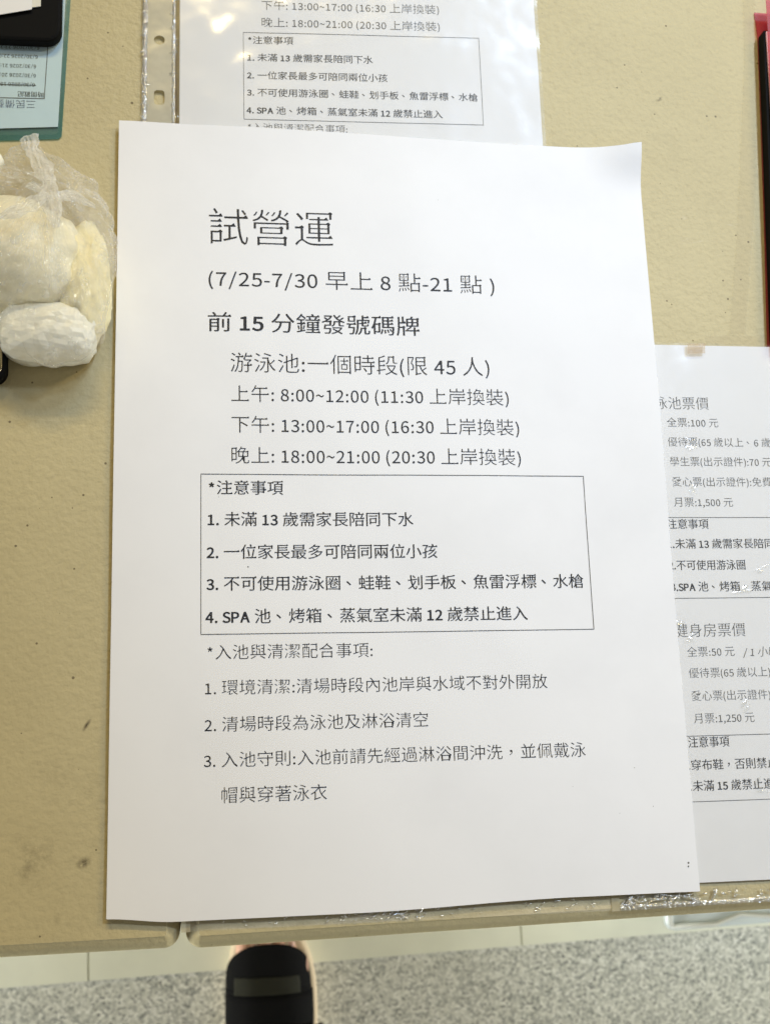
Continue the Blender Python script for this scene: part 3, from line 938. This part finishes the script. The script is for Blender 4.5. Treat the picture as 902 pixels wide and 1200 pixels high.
oe.to_mesh_clear(); bpy.data.objects.remove(o); bpy.data.curves.remove(cu)
strip = mesh_obj('binding_strip', vs, fs, M['milky'], sl)
solidify(strip, 0.0002)
weld_strip('weld_seam', (-95.6, 88), (-95.6, 300), 2.2, sl, -0.0012, 130, 0.0009)
weld_strip('weld_seam', (-84.3, 88), (-84.3, 300), 1.3, sl, -0.0007, 150, 0.0007)

for k, (wx, wr) in enumerate(((-95.6, 0.9), (-84.3, 0.5))):
    for q in range(8):
        wrinkles('puckers', wx - wr, wx + wr, 140 + q * 9, 149 + q * 9, 17, sl, -0.0006, 80 + k * 10 + q, 0.75)

# sleeve under the large notice, its lower edge showing along the table front
sl = sheet('clear_sleeve', -77.0, 72.2, -154.0, -90, film_place(-0.0012, 0.0003, 2.0, 0.0008), M['film'], 2.2, 0)
tag(sl, 'clear sleeve under the large notice, only its wrinkled lower edge showing', 'plastic sleeve')
mesh_obj('side_hem', [(-80.2 * MM, -154.2 * MM, -0.0013), (-77.0 * MM, -154.2 * MM, -0.0013), (-77.0 * MM, -90 * MM, -0.0013), (-80.2 * MM, -90 * MM, -0.0013)], [(0, 1, 2, 3)], M['hem'], sl)


wrinkles('puckers', -26, 12, -153.2, -149.8, 60, sl, -0.0012, 3)
wrinkles('puckers', -72, -28, -153.4, -150.2, 9, sl, -0.0012, 5, 0.7)
wrinkles('puckers', 12, 66, -152.8, -149.0, 26, sl, -0.0012, 4, 0.8)

# sleeve of the price list
sl = sheet('clear_sleeve', 75.4, 226, -152.4, 62.3, film_place(-0.0003, 0.00018, 6.0), M['film_flat'], 2.6, 0)
tag(sl, 'clear sleeve holding the price list, with a dotted weld along its lower edge', 'plastic sleeve')
mesh_obj('side_hem', [(72.4 * MM, -154.2 * MM, -0.0012), (75.4 * MM, -154.2 * MM, -0.0012), (75.4 * MM, 62 * MM, -0.0012), (72.4 * MM, 62 * MM, -0.0012)], [(0, 1, 2, 3)], M['hem'], sl)
weld_strip('weld_seam', (75.5, -153.2), (226, -151.2), 1.8, sl, -0.0008, 80, 0.0010)
wrinkles('puckers', 75.5, 106, -152.6, -149.2, 60, sl, -0.0006, 8, 1.3)
wrinkles('puckers', 106, 136, -151.8, -147.8, 16, sl, -0.0006, 9, 1.4)

rnd = random.Random(21)
for k in range(7):
    gx, gy = rnd.uniform(110, 148), rnd.uniform(-125, 58)
    wrinkles('puckers', gx - 1.5, gx + 1.5, gy - 2, gy + 2, 3, sl, 0.0000, 30 + k, 2.0, M['pucker'], 0.13)
wrinkles('puckers', 105.5, 108, -52, -49, 5, sl, 0.0000, 60, 2.4, M['pucker'], 0.2)

# ------------------------------------------------------------------ tape
def strip_piece(name, pts, z, mat, label):
    o = mesh_obj(name, [(x * MM, y * MM, z) for x, y in pts], [tuple(range(len(pts)))], mat)
    tag(o, label, 'tape')
    return o


strip_piece('tape_strip', [(118.9, 57.4), (126.4, 57.8), (126.8, 61.9), (119.2, 61.7)], 0.0007, M['oldtape'], 'short brownish tape piece on the top edge of the price list')
strip_piece('tape_strip', [(127.9, 62.4), (175, 63.4), (175, 67.4), (128.3, 66.3)], -0.0017, M['tape'], 'long clear tape strip on the table just above the price list')
strip_piece('tape_strip', [(138.4, 67.0), (146.4, 112.1), (157.6, 193.3), (160.5, 230), (166, 230), (163.2, 193.7), (158, 140), (151, 100), (145.5, 67.2)], -0.0015, M['tape'], 'clear tape band running up the table beside the red folder')

# ------------------------------------------------------------------ blue sheet, folder and black tray in the upper left
fold = empty('document_folder', (-0.19, 0.24, TOP))
tag(fold, 'translucent teal plastic folder around the blue sheet in the upper left', 'folder')
def inv_place(o): return o.location
def quad_sheet(name, pts, z, mat, parent=None, thick=0.0):
    L = parent.location if parent else Vector((0, 0, 0))
    o = mesh_obj(name, [(x * MM - L.x, y * MM - L.y, z - L.z) for x, y in pts], [tuple(range(len(pts)))], mat, parent)
    if thick: solidify(o, thick)
    return o
quad_sheet('back_cover', [(-250, 137), (-150, 139.2), (-128.0, 141.0), (-126.9, 142.2), (-124.9, 201), (-121.5, 300), (-250, 300)], -0.0016, M['teal'], fold, 0.0003)
quad_sheet('front_cover', [(-250, 138.5), (-150, 140.8), (-129.0, 142.2), (-127.9, 143.4), (-126.0, 201), (-122.5, 300), (-250, 300)], -0.0004, M['teal_top'], fold)
bp_place = lambda x, y: (x * MM, y * MM, -0.0010)
blue = mesh_obj('form_sheet', [(x * MM, y * MM, -0.0010) for x, y in [(-250, 141.2), (-150, 144.0), (-128.3, 145.8), (-126.7, 200.8), (-123.8, 298), (-250, 298)]], [(0, 1, 2, 3, 4, 5)], M['bluepaper'])
tag(blue, 'pale blue form sheet with upside down date rows, inside the teal folder', 'paper')
def up_down(cx, cy, rot=R_(181.2)):
    def f(x, y):
        c, s = math.cos(rot), math.sin(rot)
        return ((cx + x * c - y * s) * MM, (cy + x * s + y * c) * MM, -0.00085)
    return f
rows = [('6/30/2026 23:26', -137.3, 180.2), ('6/30/2026 22:07', -137.8, 176.2), ('6/30/2026 21:11', -138.3, 172.0), ('6/30/2026 20:30', -138.3, 168.0), ('6/30/2026 18:00', -138.6, 164.0)]
for tx, x, y in rows:
    lay('text_line', tx, 0, 0, 2.35, blue, up_down(x + 1.2, y), M['ink'], False)
lay('text_line', '時間戳記', 0, 0, 2.5, blue, up_down(-133.9, 160.2), M['ink'], True)
lay('handwriting', '三民備藝游', 0, 0, 3.9, blue, up_down(-136.8, 156.3), M['pen'], False)
rule_frame('table_rule', [(-150.5, 157.4 - 0.0, -134.0, 157.7), (-134.1, 157.7, -133.8, 157.9)], blue, lambda x, y: (x * MM, (y + 0.03 * (x + 134)) * MM, -0.00085), M['ink_grey'])
mesh_obj('table_rule', [(x * MM, y * MM, -0.00085) for x, y in [(-133.9, 157.4), (-133.6, 157.4), (-132.2, 200), (-132.5, 200)]], [(0, 1, 2, 3)], M['ink_grey'], blue)
mesh_obj('strike_line', [(x * MM, y * MM, -0.0008) for x, y in [(-152, 162.6), (-137.0, 163.0), (-137.0, 163.25), (-152, 162.85)]], [(0, 1, 2, 3)], M['ink'], blue)

# black tray / clipboard with rounded corner
def rounded_slab(x0, x1, y0, y1, r, z0, z1, bev=0.0012, seg=8):
    bm = bmesh.new()
    rings = []
    for ins, z in ((0.0, z0), (0.0, z1 - bev), (bev * 0.3, z1 - bev * 0.3), (bev, z1)):
        ring = []
        for cx, cy, a0 in ((x0 + r, y0 + r, 180), (x1 - r, y0 + r, 270), (x1 - r, y1 - r, 0), (x0 + r, y1 - r, 90)):
            for k in range(seg + 1):
                a = R_(a0 + 90 * k / seg)
                ring.append(bm.verts.new((cx + (r - ins) * math.cos(a), cy + (r - ins) * math.sin(a), z)))
        rings.append(ring)
    n = len(rings[0])
    for a, b in zip(rings, rings[1:]):
        for i in range(n): bm.faces.new((a[i], a[(i + 1) % n], b[(i + 1) % n], b[i]))
    bm.faces.new(rings[-1]); bm.faces.new(list(reversed(rings[0])))
    return bm


tray = empty('clipboard', (-0.1275, 0.1795, -0.0002))
tray.rotation_euler = (0, 0, R_(0.5))
tag(tray, 'black round cornered clipboard lying on the blue sheet', 'clipboard')
bm_obj('board', rounded_slab(-0.11, 0.0, 0.0, 0.16, 0.0062, 0.0, 0.0045), M['black'], tray, False)
def on_tray(name, pts, z, mat, label):
    o = quad_sheet(name, pts, z, mat, None, 0.0003)
    tag(o, label, 'paper')
    return o
on_tray('white_card', [(-200, 181), (-151.5, 188.6), (-138.6, 192.0), (-138.4, 230), (-200, 230)], 0.0056, M['paper'], 'blank white card lying on top of the black clipboard')
on_tray('cream_card', [(-200, 184), (-140.0, 193.0), (-135.4, 194.0), (-135.5, 230), (-200, 230)], 0.0049, M['cream'], 'cream card just under the white card on the clipboard')

# ------------------------------------------------------------------ phone at the left edge
ph = empty('mobile_phone', (-0.1436, 0.0405, TOP + 0.0002))
ph.rotation_euler = (0, 0, R_(1.5))
tag(ph, 'dark mobile phone with a metal rim at the left edge beside the bread bag', 'phone')
bm_obj('body', rounded_slab(-0.07, 0.0, 0.0, 0.024, 0.005, 0.0, 0.0072, 0.0015), M['black'], ph, True)
bm_obj('rim', rounded_slab(-0.069, -0.0011, 0.0011, 0.0229, 0.0042, 0.0066, 0.0076, 0.0004), M['metal'], ph, True)
bm_obj('screen', rounded_slab(-0.068, -0.0022, 0.0022, 0.0218, 0.0032, 0.0070, 0.0079, 0.0004), M['screen'], ph, False)

# ------------------------------------------------------------------ red folder at the right edge
rf = empty('document_folder', (0.21, 0.13, TOP))
tag(rf, 'translucent red plastic folder at the right edge, thick with papers', 'folder')
edge = [(164.6, 216.0), (164.9, 204.4), (161.8, 159.6), (158.4, 112.5), (154.4, 62.6), (153.6, 58)]
quad_sheet('back_cover', edge + [(260, 58), (260, 216)], -0.0016, M['red'], rf, 0.0004)
quad_sheet('front_cover', [(166.3, 206), (163.4, 160), (160.4, 112), (156.5, 60), (260, 60), (260, 217), (166.8, 217.5)], 0.0056, M['red'], rf, 0.0004)
nb = bmesh.new()
for (a, b, zz) in (((165.0, 203.5), (155.4, 64.0), (-0.0012, 0.0040)),):
    lo = [nb.verts.new((x * MM, y * MM, zz[0])) for x, y in (b, (250, 64), (250, 203.5), a)]
    hi = [nb.verts.new((x * MM, y * MM, zz[1])) for x, y in (b, (250, 64), (250, 203.5), a)]
    nb.faces.new(hi); nb.faces.new(list(reversed(lo)))
    for i in range(4): nb.faces.new((lo[i], lo[(i + 1) % 4], hi[(i + 1) % 4], hi[i]))
tag(bm_obj('notebook', nb, M['black']), 'black notebook inside the red folder at the right edge', 'notebook')
pk = quad_sheet('pink_sheet', [(165.6, 202.5), (163.6, 160), (161.3, 118), (250, 100), (250, 204)], 0.0050, M['pink'], None, 0.0008)
tag(pk, 'pink paper stack lying on the black notebook in the red folder', 'paper')

# ------------------------------------------------------------------ bag of buns
def lump(name, c, r, mat, seed, amp=0.06, sub=4, fold=0.0, parent=None, flat=True, sq=2.0):
    bm = bmesh.new()
    bmesh.ops.create_icosphere(bm, subdivisions=sub, radius=1.0)
    for v in bm.verts:
        d = v.co.normalized()
        if sq != 2.0:
            k = (abs(d.x) ** sq + abs(d.y) ** sq + abs(d.z) ** sq) ** (-1 / sq)
            d = d * k
        q = Vector(d) * 1.3 + Vector((seed, seed * 1.7, 0))
        k = 1 + amp * fbm(q, 3)
        if fold: k += fold * (ridged(q * 2.0, 4) - 0.5)
        p = Vector((d.x * r[0], d.y * r[1], d.z * r[2])) * k
        if flat: p.z = max(p.z, -0.72 * r[2])
        v.co = (p + Vector((0, 0, 0.72 * r[2]))) * MM if flat else p * MM
    o = bm_obj(name, bm, mat, parent, True)
    o.location = (c[0] * MM, c[1] * MM, c[2] * MM)
    return o


z0 = TOP / MM + 0.6
tag(lump('steamed_bun', (-141.5, 84, z0), (25, 21, 20), M['bun'], 1.0, 0.10, fold=0.05, sub=5), 'large pale cream bun in the clear bag, behind the white wrapped one', 'bun')
tag(lump('steamed_bun', (-116.5, 76, z0), (10, 23, 13), M['bun_yellow'], 4.0, 0.14, fold=0.08, sub=5), 'long yellowish bun at the right side of the clear bag', 'bun')
def packet(name, c, r, mat, seed):
    """crumpled paper packet: boxy lump with sharp flat facets"""
    rnd = random.Random(seed)
    bm = bmesh.new()
    bmesh.ops.create_icosphere(bm, subdivisions=4, radius=1.0)
    for v in bm.verts:
        d = v.co.normalized()
        k = (abs(d.x) ** 3.4 + abs(d.y) ** 3.4 + abs(d.z) ** 3.4) ** (-1 / 3.4)
        p = Vector((d.x * r[0], d.y * r[1], d.z * r[2])) * k
        dist, pos = noise.voronoi(p * 0.16 + Vector((seed, 0, 0)))
        h = (dist[1] - dist[0])
        p = p * (1 + 0.11 * (min(h, 0.5) - 0.25)) + d * (0.5 * noise.noise(p * 0.45))
        p.z = max(p.z, -0.72 * r[2])
        v.co = (p + Vector((0, 0, 0.72 * r[2]))) * MM
    o = bm_obj(name, bm, mat, None, False)
    o.location = (c[0] * MM, c[1] * MM, c[2] * MM)
    return o


tag(packet('paper_wrapper', (-128.5, 57.0, z0), (17, 10, 13), M['wrapper'], 7), 'white waxed paper packet at the bottom of the clear bag', 'wrapper')

bag_sil = [(-137, 134), (-130, 128), (-117.4, 118.5), (-110.0, 105), (-107.3, 93), (-107.2, 78), (-109.6, 63), (-110.4, 54.5), (-116, 47.6), (-127, 45.2), (-140.7, 52), (-149, 60), (-166, 70), (-173, 95), (-166, 118), (-150, 126), (-142, 132)]
bc = Vector((-138, 88))
angs = []
for (x, y) in bag_sil:
    d = Vector((x, y)) - bc
    angs.append((math.atan2(d.y, d.x), d.length))
angs.sort()
def sil_r(a):
    n = len(angs)
    for i in range(n):
        a0, r0 = angs[i]; a1, r1 = angs[(i + 1) % n]
        if i == n - 1: a1 += 2 * math.pi
        for aa in (a, a + 2 * math.pi):
            if a0 <= aa <= a1:
                t = (aa - a0) / (a1 - a0)
                t = t * t * (3 - 2 * t)
                return r0 + (r1 - r0) * t
    return angs[0][1]
bm = bmesh.new()
bmesh.ops.create_icosphere(bm, subdivisions=6, radius=1.0)
for v in bm.verts:
    d = v.co.normalized()
    a = math.atan2(d.y, d.x)
    rr = sil_r(a)
    rad = math.hypot(d.x, d.y) ** 0.85
    x, y = bc.x + math.cos(a) * rr * rad, bc.y + math.sin(a) * rr * rad
    # the film lies low where the bag is empty (top) and rides over the buns
    hgt = 41 - 28 * smooth01(96, 128, y) - 9 * smooth01(72, 56, y)
    z = hgt * (0.5 + 0.5 * d.z) if d.z > 0 else hgt * (0.5 + 0.5 * d.z)
    q = Vector((x / 13, y / 13, z / 13))
    amp = 1.0
    n_ = ridged(q, 5)
    m_ = fbm(q * 0.6 + Vector((9, 2, 1)), 3)
    # long gathers that run from the neck down the bag
    an = math.atan2(y - 100, x + 127)
    g_ = ridged(Vector((an * 3.2, math.hypot(x + 127, y - 100) / 55, 2.0)), 4)
    k = 0.75 * n_ + 1.0 * m_ + 1.3 * g_
    x += d.x * k * amp; y += d.y * k * amp
    z += d.z * k * amp * 1.4
    z = max(z, 0.15 + 0.1 * n_)
    v.co = (x * MM, y * MM, TOP + z * MM + 0.0002)
bag = bm_obj('plastic_bag', bm, M['bag'], None, True)
tag(bag, 'crinkled clear plastic bag of buns lying left of the large notice', 'bag')


def ribbon(name, pts, w, mat, parent, amp=1.0, seed=0.0):
    """gathered film: a pleated, ragged-edged ribbon along a path of (x, y, z) mm"""
    V, F = [], []
    n, m = 60, 22
    for i in range(n + 1):
        t = i / n * (len(pts) - 1)
        k = min(int(t), len(pts) - 2)
        f = t - k
        p = Vector(pts[k]).lerp(Vector(pts[k + 1]), f)
        d = (Vector(pts[min(k + 2, len(pts) - 1)]) - Vector(pts[max(k - 1, 0)])).normalized()
        s = d.cross(Vector((0, 0, 1))).normalized()
        ww = w[k] + (w[k + 1] - w[k]) * f
        el, er = 1 + 0.35 * noise.noise(Vector((t * 2.3, seed, 0))), 1 + 0.35 * noise.noise(Vector((t * 2.3, seed, 7)))
        for j in range(m + 1):
            u = j / m - 0.5
            q = p + s * (u * ww * (el if u < 0 else er))
            pleat = ridged(Vector((u * 3.5 + 0.5 * noise.noise(Vector((t * 1.5, seed, 3))), t * 0.9, seed)), 3)
            fine = noise.noise(Vector((q.x / 1.6, q.y / 1.6, seed)))
            q.z += ww * 0.12 * math.cos(u * math.pi) + amp * (1.1 * pleat + 0.5 * fine)
            q += s * (0.4 * fine * amp)
            V.append(tuple(c * MM for c in q))
    for i in range(n):
        for j in range(m):
            a = i * (m + 1) + j
            F.append((a, a + m + 1, a + m + 2, a + 1))
    return mesh_obj(name, V, F, mat, parent, True)


ribbon('gathered_neck', [(-137.5, 135, 9), (-135.5, 127, 14), (-130.5, 117, 19), (-127.5, 107, 26), (-126.0, 97, 33), (-123, 85, 37)], [7.5, 5.0, 7.5, 5.0, 8.0, 2.5], M['bagfold'], bag, 1.0, 2.0)
ribbon('gathered_neck', [(-127, 100, 33), (-133, 92, 38), (-142, 86, 41)], [4.0, 6.0, 2.0], M['bagfold'], bag, 0.9, 11.0)
ribbon('gathered_neck', [(-126, 100, 31), (-118, 104, 24), (-112, 104, 16)], [3.0, 5.0, 2.0], M['bagfold'], bag, 0.8, 15.0)
ribbon('glint_flap', [(-135, 108, 24), (-129.5, 103, 29)], [3.6, 2.8], M['bagfold'], bag, 0.6, 5.0)  # white ribbon standing in for a bright reflection on the film
lump('knot', (-149.5, 124, 9), (3.2, 3.4, 3.0), M['wrapper'], 3.0, 0.12, 3, 0.06, bag)

# ------------------------------------------------------------------ person's foot in a sandal (seen past the table edge)
foot = empty('person', (-0.008, -0.353, FZ))
tag(foot, 'right foot of a person in a black strapped sandal standing on the floor', 'person')
FX, FY = -0.008, -0.36
body_pts = [  # x, y, z (mm, relative to the sandal), radius x, radius y
    ((2, -95, 62), (29, 29)), ((1, -60, 66), (31, 30)), ((0, -20, 60), (32, 27)), ((-2, 25, 50), (36, 20)), ((-3, 65, 42), (39, 14)), ((-4, 92, 39), (38, 11)),
]
me = bpy.data.meshes.new('body')
verts, edges, radii = [], [], []
def add(p, r, parent=None):
    verts.append(tuple(c * MM for c in p)); radii.append((r[0] * MM, r[1] * MM))
    if parent is not None: edges.append((parent, len(verts) - 1))
    return len(verts) - 1
ank = add((2, -92, 78), (30, 30))
shin = add((0, -88, 190), (36, 36), ank)
calf = add((-4, -98, 330), (50, 48), shin)
knee = add((-8, -80, 470), (54, 54), calf)
heel = add((2, -108, 46), (26, 24), ank)
mid = add((0, -40, 62), (31, 26), ank)
ins = add((-2, 10, 50), (36, 20), mid)
ball = add((-3, 58, 41), (38, 13), ins)
for k, (bx, tx, ty, r) in enumerate(((-25, -24.5, 121, 9.6), (-9, -8, 122, 7.0), (4, 5.5, 117, 6.6), (16, 17.0, 109, 6.2), (26, 26.5, 99, 5.8))):
    b = add((bx, 74, 40), (r * 1.15, r * 1.05), ball)
    kn = add((tx, (74 + ty) / 2 + 3, 42), (r, r), b)
    tp_ = add((tx, ty, 36), (r * 0.95, r * 0.85), kn)
me.from_pydata(verts, edges, [])
skin_o = bpy.data.objects.new('body', me)
COL.objects.link(skin_o)
skin_o.parent = foot
sk = skin_o.modifiers.new('skin', 'SKIN')
sk.use_smooth_shade = True
for i, v in enumerate(me.skin_vertices[0].data):
    v.radius = radii[i]
    v.use_root = (i == 0)
subsurf(skin_o, 2)
me.materials.append(M['skin'])
# nails
for tx, ty, r in ((-24.5, 124, 7.0), (-8, 124.5, 4.6), (5.5, 119.5, 4.2), (17, 111.5, 3.9), (26.5, 101.5, 3.5)):
    bm = bmesh.new()
    bmesh.ops.create_uvsphere(bm, u_segments=12, v_segments=8, radius=1.0)
    for v in bm.verts: v.co = Vector((tx + v.co.x * r * 0.75, ty - 2 + v.co.y * r * 0.8, 41 + r * 0.45 + v.co.z * 1.2)) * MM
    bm_obj('toe_nail', bm, M['nail'], foot, True)
sandal = empty('sandal')
sandal.parent = foot
# footbed outline (mm), right foot
OUT = [(-10, 134), (4, 133), (17, 127), (29, 115), (37, 99), (41.5, 78), (42.5, 50), (41, 15), (38, -25), (36, -70), (32, -105), (20, -126), (2, -132), (-18, -126), (-31, -105), (-36, -70), (-38, -30), (-40, 10), (-41, 50), (-40.5, 80), (-38, 105), (-31, 122), (-22, 131)]
bm = bmesh.new()
rings = []
for ins_, z in ((2, 0), (0, 3), (0, 20), (1.5, 25), (5, 27), (7, 25.5)):
    rings.append([bm.verts.new(((x * (1 - ins_ / 42)) * MM, (y * (1 - ins_ / 134)) * MM, z * MM)) for x, y in OUT])
n = len(OUT)
for a, b in zip(rings, rings[1:]):
    for i in range(n): bm.faces.new((a[i], b[i], b[(i + 1) % n], a[(i + 1) % n]))
bm.faces.new(rings[0]); bm.faces.new(list(reversed(rings[-1])))
subsurf(bm_obj('sole', bm, M['sole'], sandal, True), 1)


def half_width(y):
    L = [p[0] for p in OUT if p[0] < 0]; 
    t = max(-130, min(130, y))
    lx = [(py, px) for px, py in OUT if px < -1]; rx = [(py, px) for px, py in OUT if px > 1]
    def ip(tab, y):
        tab = sorted(tab)
        for (a, u), (b, v) in zip(tab, tab[1:]):
            if a <= y <= b: return u + (v - u) * (y - a) / (b - a)
        return tab[0][1] if y < tab[0][0] else tab[-1][1]
    return ip(lx, t), ip(rx, t)


def upper(name, y0, y1, mat, parent, gap=0.0, front_arch=0.0, t0=0.0, t1=1.0, hfun=None, right_in=0.0):
    V, F = [], []
    n, m = 14, 24
    for i in range(n + 1):
        for j in range(m + 1):
            t = t0 + (t1 - t0) * j / m
            y = y0 + (y1 - y0) * i / n
            arch = front_arch * math.sin(math.pi * t) * (i / n)
            yy = y + arch
            lx, rx = half_width(min(y, 100))
            lx -= -2.0; rx -= right_in
            h = hfun(y)
            a = math.pi * (1 - t)
            cx, hw = (lx + rx) / 2, (rx - lx) / 2
            ca, sa = math.cos(a), math.sin(a)
            x = cx + hw * math.copysign(abs(ca) ** 0.75, ca) + gap * ca
            z = 20 + (h - 20) * abs(sa) ** 0.7 + gap * sa
            z += 0.8 * noise.noise(Vector((x / 14, yy / 14, 3)))
            V.append((x * MM, yy * MM, z * MM))
    for i in range(n):
        for j in range(m):
            a = i * (m + 1) + j
            F.append((a, a + 1, a + m + 2, a + m + 1))
    return solidify(mesh_obj(name, V, F, mat, parent, True), 0.003, 1)


hf = lambda y: 57 + 22 * smooth01(95, -40, y)
upper('front_strap', 72, 87, M['strap'], sandal, 0.6, 25, hfun=hf, right_in=10)
upper('front_strap', 28, 73, M['strap'], sandal, 0.8, 0, hfun=hf, right_in=10)
upper('instep_strap', -30, 69, M['strap'], sandal, 1.6, 0, 0.10, 1.0, hfun=hf, right_in=9.5)
upper('webbing_band', 69, 83, M['band'], sandal, 2.6, 1, 0.24, 0.72, hfun=hf, right_in=12)
upper('webbing_band', 30, 42, M['band'], sandal, 7.4, 0, 0.5, 0.85, hfun=hf, right_in=5)
upper('ankle_strap', -70, -45, M['strap'], sandal, 10, 0, hfun=lambda y: 84, right_in=3)
tr = bmesh.new()
tube(tr, [(-0.004, -0.092, 0.16), (-0.006, -0.094, 0.30), (-0.008, -0.09, 0.44), (-0.008, -0.085, 0.53)], 0.068, 20)
bm_obj('trouser_leg', tr, M['trouser'], foot, True)

# ------------------------------------------------------------------ plastic bin on the floor at the lower right
bn = empty('plastic_bin', (0.345, -0.243, FZ + 0.006))
bn.rotation_euler = (0, 0, R_(1.6))
tag(bn, 'pale blue grey plastic bin under the table front at the lower right', 'bin')
bm_obj('bin_body', rounded_slab(0.006, 0.44, 0.008, 0.30, 0.01, 0.001, 0.086, 0.003), M['bin'], bn, True)
bm_obj('lid', rounded_slab(0.0, 0.446, 0.0, 0.306, 0.008, 0.086, 0.094, 0.003), M['bin'], bn, True)
for pts in ([(0.003, 0.29, 0.096), (0.003, 0.004, 0.096)], [(0.003, 0.004, 0.0955), (0.045, 0.003, 0.0955), (0.07, 0.010, 0.0955), (0.10, 0.006, 0.0955), (0.44, 0.003, 0.0955)]):
    rb = bmesh.new(); tube(rb, pts, 0.0022, 8)
    bm_obj('rim', rb, M['binrim'], bn, True)
